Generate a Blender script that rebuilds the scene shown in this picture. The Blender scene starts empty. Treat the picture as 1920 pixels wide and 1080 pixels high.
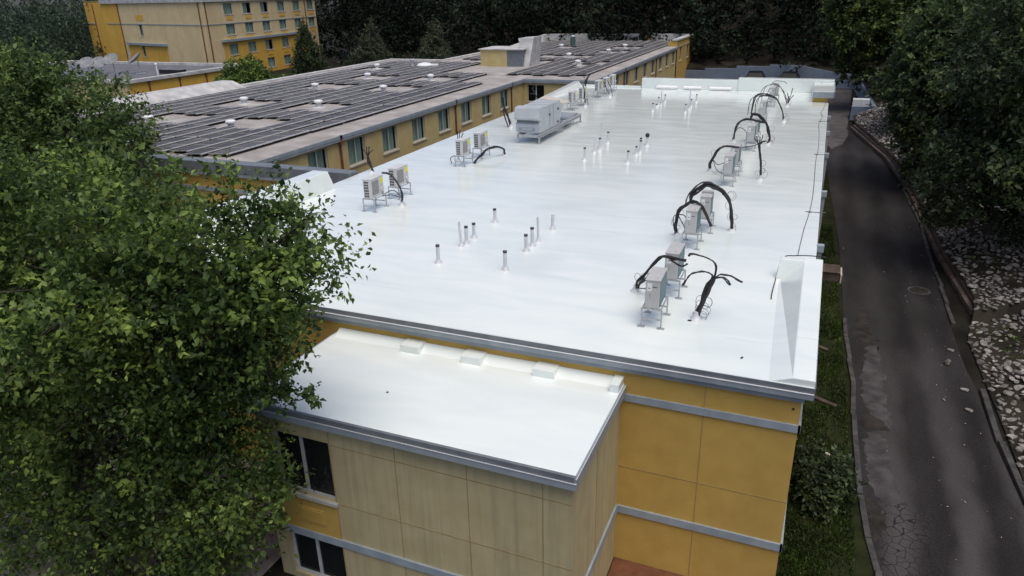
import bpy, bmesh, math, random
import numpy as np
from mathutils import Vector, Matrix
R = math.radians
scene = bpy.context.scene

# ------------------------------------------------------------------ camera
cam_d = bpy.data.cameras.new("camera")
cam_d.sensor_width = 36.0
cam_d.lens = 36.0 * 1350.23 / 1920.0
cam_d.clip_start = 0.1
cam_d.clip_end = 2000
cam = bpy.data.objects.new("camera", cam_d)
scene.collection.objects.link(cam)
_c = Vector((960.0, 540.0)); _f = 1350.2285
_vy = Vector((1571 - 960, 574.0, -_f)).normalized()
_vx = -Vector((-2471 - 960, 476.0, -_f)).normalized()
_vz = _vx.cross(_vy)
cam.matrix_world = Matrix(((_vx.x, _vx.y, _vx.z, 0.0), (_vy.x, _vy.y, _vy.z, 0.0),
                           (_vz.x, _vz.y, _vz.z, 6.4), (0, 0, 0, 1)))
scene.camera = cam
# ------------------------------------------------------------------ sky, sun, exposure
world = bpy.data.worlds.new("World"); scene.world = world
world.use_nodes = True
wn = world.node_tree
sky = wn.nodes.new("ShaderNodeTexSky"); sky.sky_type = 'NISHITA'
SUN_EL, SUN_AZ = 70.0, 135.0          # azimuth measured from +Y towards +X
sky.sun_disc = False
sky.sun_elevation = R(SUN_EL); sky.sun_rotation = R(SUN_AZ)
sky.air_density = 0.6; sky.dust_density = 3.0; sky.ozone_density = 0.3
bg = wn.nodes["Background"]; bg.inputs[1].default_value = 0.15
wn.links.new(sky.outputs[0], bg.inputs[0])
sl = bpy.data.lights.new("sun", 'SUN'); sl.energy = 1.3; sl.angle = R(45); sl.color = (1, .95, .86)
sun = bpy.data.objects.new("sun", sl); scene.collection.objects.link(sun)
sdir = Vector((math.sin(R(SUN_AZ)) * math.cos(R(SUN_EL)), math.cos(R(SUN_AZ)) * math.cos(R(SUN_EL)), math.sin(R(SUN_EL))))
sun.rotation_euler = sdir.to_track_quat('Z', 'Y').to_euler(); sun.location = (0, 0, 60)
scene.view_settings.view_transform = 'Standard'; scene.view_settings.look = 'None'
scene.view_settings.gamma = 1.0; scene.view_settings.exposure = 0.24
scene.cycles.max_bounces = 6
G = -4.9                              # ground level; the white roof is at z = 0

# ------------------------------------------------------------------ materials
def nodes_of(name):
    m = bpy.data.materials.new(name); m.use_nodes = True
    return m, m.node_tree.nodes, m.node_tree.links, m.node_tree.nodes["Principled BSDF"]
def setin(n, k, v):
    if k in n.inputs: n.inputs[k].default_value = v
def c4(c): return (c[0], c[1], c[2], 1)
def mat(name, c1, c2=None, scale=6.0, rough=.6, metal=0.0, bump=0.0, bscale=None, stretch=(1, 1, 1), spec=.5,
        stain=None, stain_amt=.5, stain_scale=(1, 1, 1), detail=5, lo=.35, hi=.65):
    m, N, L, b = nodes_of(name)
    setin(b, 'Roughness', rough); setin(b, 'Metallic', metal); setin(b, 'Specular IOR Level', spec)
    tc = N.new('ShaderNodeTexCoord'); mp = N.new('ShaderNodeMapping'); mp.inputs['Scale'].default_value = stretch
    L.new(tc.outputs['Object'], mp.inputs[0])
    nz = N.new('ShaderNodeTexNoise'); nz.inputs['Scale'].default_value = scale; nz.inputs['Detail'].default_value = detail
    L.new(mp.outputs[0], nz.inputs[0])
    rp = N.new('ShaderNodeValToRGB'); rp.color_ramp.elements[0].color = c4(c1); rp.color_ramp.elements[1].color = c4(c2 or c1)
    rp.color_ramp.elements[0].position = lo; rp.color_ramp.elements[1].position = hi
    L.new(nz.outputs[0], rp.inputs[0]); col = rp.outputs[0]
    if stain:
        mp2 = N.new('ShaderNodeMapping'); mp2.inputs['Scale'].default_value = stain_scale
        L.new(tc.outputs['Object'], mp2.inputs[0])
        n2 = N.new('ShaderNodeTexNoise'); n2.inputs['Scale'].default_value = 1.0; n2.inputs['Detail'].default_value = 8
        L.new(mp2.outputs[0], n2.inputs[0])
        r2 = N.new('ShaderNodeMapRange'); r2.inputs[1].default_value = .45; r2.inputs[2].default_value = .75
        r2.inputs[3].default_value = 0; r2.inputs[4].default_value = stain_amt
        L.new(n2.outputs[0], r2.inputs[0])
        mx = N.new('ShaderNodeMix'); mx.data_type = 'RGBA'
        L.new(r2.outputs[0], mx.inputs[0]); L.new(col, mx.inputs[6]); mx.inputs[7].default_value = c4(stain); col = mx.outputs[2]
    L.new(col, b.inputs['Base Color'])
    if bump:
        n3 = N.new('ShaderNodeTexNoise'); n3.inputs['Scale'].default_value = bscale or scale * 4; n3.inputs['Detail'].default_value = 6
        L.new(mp.outputs[0] if stretch != (1, 1, 1) else tc.outputs['Object'], n3.inputs[0])
        bp = N.new('ShaderNodeBump'); bp.inputs['Strength'].default_value = bump; bp.inputs['Distance'].default_value = .03
        L.new(n3.outputs[0], bp.inputs['Height']); L.new(bp.outputs[0], b.inputs['Normal'])
    return m
def leaf_mat(name, dark, mid, light, trans=.35, rough=.45, frac=.9, ns=1.1, amp=.42):
    m, N, L, b = nodes_of(name)
    g = N.new('ShaderNodeNewGeometry'); rp = N.new('ShaderNodeValToRGB')
    e = rp.color_ramp.elements; e[0].color = c4(dark); e[1].color = c4(light); e[1].position = 1.0
    k = e.new(.5); k.color = c4(mid); k2 = e.new(frac); k2.color = c4([(a + c) / 2 for a, c in zip(mid, light)])
    tc = N.new('ShaderNodeTexCoord'); nz = N.new('ShaderNodeTexNoise'); nz.inputs['Scale'].default_value = ns; nz.inputs['Detail'].default_value = 3
    L.new(tc.outputs['Object'], nz.inputs[0])
    n2 = N.new('ShaderNodeMapRange'); n2.inputs[1].default_value = .35; n2.inputs[2].default_value = .68; n2.inputs[3].default_value = -amp; n2.inputs[4].default_value = amp
    L.new(nz.outputs[0], n2.inputs[0]); ad = N.new('ShaderNodeMath'); ad.operation = 'ADD'; ad.use_clamp = True
    L.new(g.outputs['Random Per Island'], ad.inputs[0]); L.new(n2.outputs[0], ad.inputs[1])
    L.new(ad.outputs[0], rp.inputs[0]); L.new(rp.outputs[0], b.inputs['Base Color'])
    setin(b, 'Roughness', rough); setin(b, 'Specular IOR Level', .3 if rough < .5 else .08)
    t = N.new('ShaderNodeBsdfTranslucent'); hs = N.new('ShaderNodeHueSaturation')
    hs.inputs['Value'].default_value = 1.6; hs.inputs['Hue'].default_value = .485
    L.new(rp.outputs[0], hs.inputs['Color']); L.new(hs.outputs[0], t.inputs[0])
    mx = N.new('ShaderNodeMixShader'); mx.inputs[0].default_value = trans
    L.new(b.outputs[0], mx.inputs[1]); L.new(t.outputs[0], mx.inputs[2])
    L.new(mx.outputs[0], N['Material Output'].inputs[0])
    return m
def roof_white(name):
    m, N, L, b = nodes_of(name)
    tc = N.new('ShaderNodeTexCoord')
    def noise(sc, st, det=6, dist=0.0):
        mp = N.new('ShaderNodeMapping'); mp.inputs['Scale'].default_value = st; L.new(tc.outputs['Object'], mp.inputs[0])
        n = N.new('ShaderNodeTexNoise'); n.inputs['Scale'].default_value = sc; n.inputs['Detail'].default_value = det
        n.inputs['Distortion'].default_value = dist
        L.new(mp.outputs[0], n.inputs[0]); return n.outputs[0]
    big = noise(.35, (.6, 1.2, 1), 5, .8); fine = noise(1.1, (.45, 1.7, .6), 5, .6)
    ad = N.new('ShaderNodeMath'); ad.operation = 'ADD'; L.new(big, ad.inputs[0]); L.new(fine, ad.inputs[1])
    rp = N.new('ShaderNodeValToRGB'); e = rp.color_ramp.elements
    e[0].position = .34; e[0].color = (.72, .79, .765, 1); e[1].position = .60; e[1].color = (.825, .878, .835, 1)
    hf = N.new('ShaderNodeMath'); hf.operation = 'MULTIPLY'; hf.inputs[1].default_value = .5; L.new(ad.outputs[0], hf.inputs[0])
    L.new(hf.outputs[0], rp.inputs[0])
    sx = N.new('ShaderNodeSeparateXYZ'); L.new(tc.outputs['Object'], sx.inputs[0])
    wob = N.new('ShaderNodeMath'); wob.operation = 'MULTIPLY_ADD'; wob.inputs[1].default_value = .12; L.new(big, wob.inputs[0]); L.new(sx.outputs[1], wob.inputs[2])
    dv = N.new('ShaderNodeMath'); dv.operation = 'DIVIDE'; dv.inputs[1].default_value = 1.9; L.new(wob.outputs[0], dv.inputs[0])
    fr = N.new('ShaderNodeMath'); fr.operation = 'FRACT'; L.new(dv.outputs[0], fr.inputs[0])
    lt = N.new('ShaderNodeMath'); lt.operation = 'LESS_THAN'; lt.inputs[1].default_value = .014; L.new(fr.outputs[0], lt.inputs[0])
    nm = N.new('ShaderNodeMath'); nm.operation = 'GREATER_THAN'; nm.inputs[1].default_value = .52; L.new(noise(.22, (1, .6, 1), 3), nm.inputs[0])
    sm = N.new('ShaderNodeMath'); sm.operation = 'MULTIPLY'; L.new(lt.outputs[0], sm.inputs[0]); L.new(nm.outputs[0], sm.inputs[1])
    s2 = N.new('ShaderNodeMath'); s2.operation = 'MULTIPLY'; s2.inputs[1].default_value = .22; L.new(sm.outputs[0], s2.inputs[0])
    sp = N.new('ShaderNodeMapRange'); sp.inputs[1].default_value = .60; sp.inputs[2].default_value = .72; sp.inputs[3].default_value = 0; sp.inputs[4].default_value = .35; L.new(noise(.16, (.7, 1.2, 1), 8, .8), sp.inputs[0])
    d1 = N.new('ShaderNodeMix'); d1.data_type = 'RGBA'; L.new(sp.outputs[0], d1.inputs[0]); L.new(rp.outputs[0], d1.inputs[6]); d1.inputs[7].default_value = (.60, .66, .665, 1)
    d2 = N.new('ShaderNodeMix'); d2.data_type = 'RGBA'; L.new(s2.outputs[0], d2.inputs[0]); L.new(d1.outputs[2], d2.inputs[6]); d2.inputs[7].default_value = (.36, .40, .41, 1)
    L.new(d2.outputs[2], b.inputs['Base Color'])
    rr = N.new('ShaderNodeMapRange'); rr.inputs[1].default_value = .25; rr.inputs[2].default_value = .75
    rr.inputs[3].default_value = .13; rr.inputs[4].default_value = .27
    L.new(fine, rr.inputs[0]); L.new(rr.outputs[0], b.inputs['Roughness'])
    setin(b, 'Specular IOR Level', .5); setin(b, 'Coat Weight', .55); setin(b, 'Coat Roughness', .13); setin(b, 'Coat IOR', 1.45)
    bp = N.new('ShaderNodeBump'); bp.inputs['Strength'].default_value = .10; bp.inputs['Distance'].default_value = .03
    L.new(big, bp.inputs['Height']); L.new(bp.outputs[0], b.inputs['Normal'])
    return m
def solar_mat(name):
    m, N, L, b = nodes_of(name)
    tc = N.new('ShaderNodeTexCoord'); w = N.new('ShaderNodeTexWave'); w.wave_type = 'BANDS'; w.bands_direction = 'X'
    w.inputs['Scale'].default_value = 3.3; w.inputs['Distortion'].default_value = 0
    L.new(tc.outputs['Object'], w.inputs[0])
    oi = N.new('ShaderNodeObjectInfo')
    rp = N.new('ShaderNodeValToRGB'); rp.color_ramp.elements[0].color = (.036, .034, .034, 1); rp.color_ramp.elements[1].color = (.118, .112, .11, 1)
    L.new(w.outputs[0], rp.inputs[0])
    hv = N.new('ShaderNodeHueSaturation'); mr = N.new('ShaderNodeMapRange'); mr.inputs[3].default_value = .7; mr.inputs[4].default_value = 1.35
    L.new(oi.outputs['Random'], mr.inputs[0]); L.new(mr.outputs[0], hv.inputs['Value']); L.new(rp.outputs[0], hv.inputs['Color'])
    L.new(hv.outputs[0], b.inputs['Base Color'])
    setin(b, 'Roughness', .5); setin(b, 'Specular IOR Level', .3); return m
def glass_mat(name, tint=(.5, .6, .58), mix=.55):
    m, N, L, b = nodes_of(name)
    t = N.new('ShaderNodeBsdfTransparent'); t.inputs[0].default_value = c4(tint)
    setin(b, 'Base Color', (.02, .025, .025, 1)); setin(b, 'Roughness', .05)
    mx = N.new('ShaderNodeMixShader'); mx.inputs[0].default_value = mix
    L.new(b.outputs[0], mx.inputs[1]); L.new(t.outputs[0], mx.inputs[2]); L.new(mx.outputs[0], N['Material Output'].inputs[0])
    return m
def asphalt(name):
    m, N, L, b = nodes_of(name)
    tc = N.new('ShaderNodeTexCoord'); co = tc.outputs['Object']
    def noise(s, d=6, st=(1, 1, 1)):
        mp = N.new('ShaderNodeMapping'); mp.inputs['Scale'].default_value = st; L.new(co, mp.inputs[0])
        n = N.new('ShaderNodeTexNoise'); n.inputs['Scale'].default_value = s; n.inputs['Detail'].default_value = d; L.new(mp.outputs[0], n.inputs[0]); return n.outputs[0]
    rp = N.new('ShaderNodeValToRGB'); e = rp.color_ramp.elements
    e[0].position = .33; e[0].color = (.021, .0198, .0204, 1); e[1].position = .72; e[1].color = (.044, .0415, .0425, 1)
    L.new(noise(.9, 7, (1, .3, 1)), rp.inputs[0])
    gr = N.new('ShaderNodeMix'); gr.data_type = 'RGBA'; gr.blend_type = 'MULTIPLY'; gr.inputs[0].default_value = .8
    r2 = N.new('ShaderNodeValToRGB'); r2.color_ramp.elements[0].position = .3; r2.color_ramp.elements[0].color = (.45, .45, .45, 1); r2.color_ramp.elements[1].position = .7; r2.color_ramp.elements[1].color = (1.3, 1.3, 1.3, 1)
    L.new(noise(28, 4), r2.inputs[0]); L.new(rp.outputs[0], gr.inputs[6]); L.new(r2.outputs[0], gr.inputs[7])
    vo = N.new('ShaderNodeTexVoronoi'); vo.feature = 'DISTANCE_TO_EDGE'; vo.inputs['Scale'].default_value = 5.0
    ds = N.new('ShaderNodeMix'); ds.data_type = 'VECTOR'; ds.inputs[0].default_value = .12
    nn = N.new('ShaderNodeTexNoise'); nn.inputs['Scale'].default_value = 2.5; L.new(co, nn.inputs[0])
    L.new(co, ds.inputs[4]); L.new(nn.outputs[1], ds.inputs[5]); L.new(ds.outputs[1], vo.inputs[0])
    lt = N.new('ShaderNodeMath'); lt.operation = 'LESS_THAN'; lt.inputs[1].default_value = .030; L.new(vo.outputs[0], lt.inputs[0])
    # worn cracked zone beside the left kerb near the camera
    sx = N.new('ShaderNodeSeparateXYZ'); L.new(co, sx.inputs[0])
    zx = N.new('ShaderNodeMapRange'); zx.inputs[1].default_value = 3.7; zx.inputs[2].default_value = 3.4; L.new(sx.outputs[0], zx.inputs[0])
    zy = N.new('ShaderNodeMapRange'); zy.inputs[1].default_value = 16.2; zy.inputs[2].default_value = 15.8; L.new(sx.outputs[1], zy.inputs[0])
    mu = N.new('ShaderNodeMath'); mu.operation = 'MULTIPLY'; L.new(zx.outputs[0], mu.inputs[0]); L.new(zy.outputs[0], mu.inputs[1])
    m2 = N.new('ShaderNodeMath'); m2.operation = 'MULTIPLY'; L.new(mu.outputs[0], m2.inputs[0]); L.new(lt.outputs[0], m2.inputs[1])
    # worn paler wheel tracks towards the camera end
    wx = N.new('ShaderNodeMath'); wx.operation = 'MULTIPLY_ADD'; wx.inputs[1].default_value = .8; L.new(noise(.9, 7, (1, .5, 1)), wx.inputs[0]); L.new(sx.outputs[0], wx.inputs[2])
    ws = N.new('ShaderNodeMath'); ws.operation = 'SINE'; wm = N.new('ShaderNodeMath'); wm.operation = 'MULTIPLY'; wm.inputs[1].default_value = 4.4; L.new(wx.outputs[0], wm.inputs[0]); L.new(wm.outputs[0], ws.inputs[0])
    wr_ = N.new('ShaderNodeMapRange'); wr_.inputs[1].default_value = -.6; wr_.inputs[2].default_value = .9; L.new(ws.outputs[0], wr_.inputs[0])
    wy = N.new('ShaderNodeMapRange'); wy.inputs[1].default_value = 25; wy.inputs[2].default_value = 15; wy.inputs[3].default_value = .12; wy.inputs[4].default_value = .55; L.new(sx.outputs[1], wy.inputs[0])
    wk = N.new('ShaderNodeMath'); wk.operation = 'MULTIPLY'; L.new(wr_.outputs[0], wk.inputs[0]); L.new(wy.outputs[0], wk.inputs[1])
    pl = N.new('ShaderNodeMix'); pl.data_type = 'RGBA'; pl.blend_type = 'ADD'; L.new(wk.outputs[0], pl.inputs[0]); L.new(gr.outputs[2], pl.inputs[6]); pl.inputs[7].default_value = (.072, .068, .069, 1)
    ck = N.new('ShaderNodeMix'); ck.data_type = 'RGBA'; L.new(m2.outputs[0], ck.inputs[0]); L.new(pl.outputs[2], ck.inputs[6]); ck.inputs[7].default_value = (.018, .017, .017, 1)
    L.new(ck.outputs[2], b.inputs['Base Color']); setin(b, 'Roughness', .85); setin(b, 'Specular IOR Level', .12)
    bp = N.new('ShaderNodeBump'); bp.inputs['Strength'].default_value = .5; bp.inputs['Distance'].default_value = .02
    L.new(noise(35, 4), bp.inputs['Height']); L.new(bp.outputs[0], b.inputs['Normal'])
    return m

M = {}
M['roof'] = roof_white('white_roof_coating')
M['ochre'] = mat('ochre_stucco', (.49, .315, .070), (.54, .355, .085), 2.5, .85, bump=.35, bscale=60, stain=(.34, .215, .06), stain_amt=.35, stain_scale=(.9, .9, .25))
M['cream'] = mat('cream_stucco', (.435, .368, .195), (.485, .415, .23), 2.5, .85, bump=.35, bscale=60, stain=(.27, .23, .14), stain_amt=.5, stain_scale=(9, 9, .45))
M['wingwall'] = mat('wing_stucco', (.50, .40, .18), (.56, .45, .21), 2.0, .85, bump=.3, bscale=60, stain=(.40, .28, .11), stain_amt=.4, stain_scale=(1.5, 1.5, .3))
M['towercream'] = mat('tower_cream_stucco', (.66, .52, .275), (.72, .58, .33), 1.0, .85, stain=(.50, .37, .17), stain_amt=.5, stain_scale=(.5, .5, .1))
M['towerochre'] = mat('tower_ochre_stucco', (.66, .38, .055), (.72, .44, .075), 1.0, .85, stain=(.52, .30, .06), stain_amt=.4, stain_scale=(.5, .5, .1))
M['joint'] = mat('dark_joint_line', (.28, .20, .08), (.33, .245, .10), 5, .9)  # wall panel joints, thin strips in a tone darker than the stucco
M['fascia'] = mat('blue_grey_fascia', (.235, .27, .30), (.28, .32, .35), 3, .5, stain=(.36, .39, .41), stain_amt=.5, stain_scale=(3, 3, .6))
M['fasciadark'] = mat('dark_grey_fascia', (.13, .145, .16), (.17, .19, .205), 3, .45)
M['bead'] = mat('bright_metal_bead', (.7, .72, .73), None, 3, .4)
M['trim'] = mat('pale_blue_trim', (.26, .31, .345), (.32, .37, .40), 3, .6, stain=(.20, .24, .26), stain_amt=.5, stain_scale=(4, 4, 1))
M['tanroof'] = mat('tan_roof_membrane', (.29, .27, .25), (.43, .405, .38), .8, .8, stain=(.24, .21, .19), stain_amt=.7, stain_scale=(.6, 1.2, 1), bump=.15, bscale=8)
M['greyparapet'] = mat('grey_parapet', (.42, .42, .41), (.58, .58, .56), 1.5, .7, stain=(.25, .25, .24), stain_amt=.6, stain_scale=(1, 1, 2))
M['darkroof'] = mat('dark_roof_membrane', (.10, .10, .11), (.16, .16, .17), .8, .6)
M['rust'] = mat('rusty_downspout', (.13, .055, .025), (.20, .09, .04), 4, .7)
M['white'] = mat('white_paint', (.72, .74, .75), (.78, .8, .8), 3, .45)
M['casing'] = mat('light_grey_casing', (.44, .45, .44), (.50, .51, .50), 2, .5, stain=(.36, .36, .34), stain_amt=.4, stain_scale=(3, 3, 1))
M['casingwhite'] = mat('pale_casing', (.56, .57, .56), (.62, .63, .62), 2, .5, stain=(.45, .45, .43), stain_amt=.4, stain_scale=(3, 3, 1))
M['greymetal'] = mat('rtu_grey_metal', (.40, .43, .45), (.46, .49, .51), 2, .45, stain=(.36, .38, .39), stain_amt=.5, stain_scale=(1.5, 1.5, .5))
M['galv'] = mat('galvanised_steel', (.36, .38, .39), (.50, .52, .53), 9, .4, metal=.35)
M['teal'] = mat('teal_coil_fins', (.015, .085, .11), (.025, .13, .16), 5, .4, stretch=(1, 18, 1))
M['grille'] = mat('dark_grille', (.10, .105, .11), (.2, .2, .21), 3, .5)
M['slot'] = mat('vent_slot', (.02, .02, .022), None, 3, .6)
M['yellow'] = mat('yellow_sticker', (.75, .72, .02), None, 3, .4)
M['paper'] = mat('paper_label', (.75, .76, .76), None, 3, .5)
M['black'] = mat('black_insulation', (.010, .010, .012), (.03, .03, .033), 12, .55, bump=.5, bscale=40)
M['pipe'] = mat('pvc_pipe', (.55, .57, .59), (.63, .65, .67), 5, .4)
M['blackcap'] = mat('black_cap', (.015, .015, .016), None, 5, .5)
M['curtain'] = mat('teal_grey_curtain', (.46, .53, .49), (.68, .73, .68), 3, .8, stretch=(5, 5, .2))
M['interior'] = mat('dark_interior', (.008, .008, .009), None, 3, .9)
M['glass'] = glass_mat('window_glass', (.86, .93, .90), .86)
M['darkglass'] = glass_mat('dark_window_glass', (.3, .35, .33), .35)
M['frame'] = mat('pale_window_frame', (.42, .44, .44), (.5, .52, .52), 4, .5)
M['sill'] = mat('concrete_sill', (.42, .40, .36), (.52, .5, .45), 4, .8)
M['solar'] = solar_mat('solar_cells')
M['rail'] = mat('aluminium_rail', (.43, .42, .41), (.54, .53, .515), 5, .5)
M['asphalt'] = asphalt('worn_asphalt')
M['patch'] = mat('grey_asphalt_patch', (.046, .043, .045), (.085, .08, .082), 2.5, .9, bump=.4, bscale=40, spec=.12)
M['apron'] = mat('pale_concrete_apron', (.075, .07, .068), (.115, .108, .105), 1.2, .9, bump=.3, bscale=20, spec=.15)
M['dirt'] = mat('brown_dirt', (.022, .02, .0185), (.045, .040, .036), 3, .95, bump=.4, bscale=20, spec=.1)
M['lawn'] = mat('lawn_soil', (.012, .016, .006), (.026, .032, .011), 2, .95, bump=.5, bscale=25, spec=.1)
M['groundm'] = mat('leaf_litter_ground', (.012, .011, .009), (.028, .025, .019), .6, .95, spec=.1)
M['hillm'] = mat('hillside_soil', (.018, .016, .012), (.048, .041, .031), .7, .95, bump=.5, bscale=10, spec=.1)
M['kerb'] = mat('old_concrete_kerb', (.03, .03, .029), (.075, .072, .07), 3, .9, bump=.4, bscale=25)
M['conc'] = mat('blue_grey_block_wall', (.155, .20, .265), (.195, .245, .315), 1.2, .8, stain=(.14, .155, .18), stain_amt=.5, stain_scale=(.6, .6, .3))
M['tie'] = mat('brown_railway_tie', (.055, .04, .032), (.13, .095, .078), 4, .9, bump=.5, bscale=20, stretch=(1, .3, 1))
M['rock'] = mat('pale_riprap', (.17, .155, .14), (.38, .355, .325), 2.2, .85, bump=.4, bscale=14, spec=.2)
def vary_islands(m, lo, hi):
    N, L = m.node_tree.nodes, m.node_tree.links; b = N['Principled BSDF']; src = b.inputs['Base Color'].links[0].from_socket
    g = N.new('ShaderNodeNewGeometry'); oi = N.new('ShaderNodeObjectInfo'); ad = N.new('ShaderNodeMath'); ad.operation = 'ADD'; fr = N.new('ShaderNodeMath'); fr.operation = 'FRACT'
    L.new(g.outputs['Random Per Island'], ad.inputs[0]); L.new(oi.outputs['Random'], ad.inputs[1]); L.new(ad.outputs[0], fr.inputs[0])
    mr = N.new('ShaderNodeMapRange'); mr.inputs[3].default_value = lo; mr.inputs[4].default_value = hi; L.new(fr.outputs[0], mr.inputs[0])
    hv = N.new('ShaderNodeHueSaturation'); L.new(mr.outputs[0], hv.inputs['Value']); L.new(src, hv.inputs['Color']); L.new(hv.outputs[0], b.inputs['Base Color'])
vary_islands(M['rock'], .45, 1.3)
M['bark'] = mat('grey_brown_bark', (.04, .032, .026), (.09, .075, .06), 5, .9, bump=.7, bscale=18, stretch=(1, 1, .25))
M['redbase'] = mat('red_brown_mulch', (.12, .045, .02), (.18, .07, .03), 4, .9, bump=.4, bscale=30)
M['paving'] = mat('pinkish_paving', (.22, .17, .15), (.32, .27, .25), 1.5, .9, bump=.3, bscale=20)
M['carpaint'] = mat('black_car_paint', (.008, .009, .011), None, 3, .45, spec=.15)
M['tyre'] = mat('tyre_rubber', (.015, .015, .015), None, 3, .8)
M['lamp'] = mat('headlight_lens', (.5, .5, .5), None, 3, .1)
M['dishgrey'] = mat('weathered_dish_grey', (.17, .18, .19), (.25, .26, .27), 2, .6)
M['carglass'] = mat('tinted_car_glass', (.01, .011, .012), None, 3, .35, spec=.15)
M['tan'] = mat('tan_sheet_metal', (.50, .45, .38), (.57, .52, .45), 3, .6)
M['leaf_near'] = leaf_mat('bright_green_leaves', (.028, .054, .015), (.088, .148, .036), (.28, .385, .085), .40)  # bright leaf greens, tone picked at random per leaf and shifted by noise
M['leaf_mid'] = leaf_mat('mid_green_leaves', (.028, .054, .017), (.08, .135, .036), (.20, .28, .075), .4)
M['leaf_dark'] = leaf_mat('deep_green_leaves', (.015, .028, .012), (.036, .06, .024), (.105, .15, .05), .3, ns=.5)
M['leaf_olive'] = leaf_mat('olive_green_leaves', (.022, .042, .014), (.055, .092, .025), (.16, .22, .055), .35)
M['leaf_edge'] = leaf_mat('bank_edge_leaves', (.02, .038, .014), (.05, .085, .028), (.15, .20, .06), .32, ns=.6)
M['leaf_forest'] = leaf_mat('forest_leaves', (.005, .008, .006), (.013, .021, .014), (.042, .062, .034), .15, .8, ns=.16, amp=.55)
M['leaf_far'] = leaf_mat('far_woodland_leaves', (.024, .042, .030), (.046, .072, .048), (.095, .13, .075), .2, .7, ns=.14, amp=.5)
M['leaf_con'] = leaf_mat('conifer_foliage', (.04, .054, .034), (.075, .092, .056), (.12, .14, .08), .2, .7)
M['grass'] = leaf_mat('grass_blades', (.013, .025, .005), (.032, .062, .010), (.08, .125, .022), .25)

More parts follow.
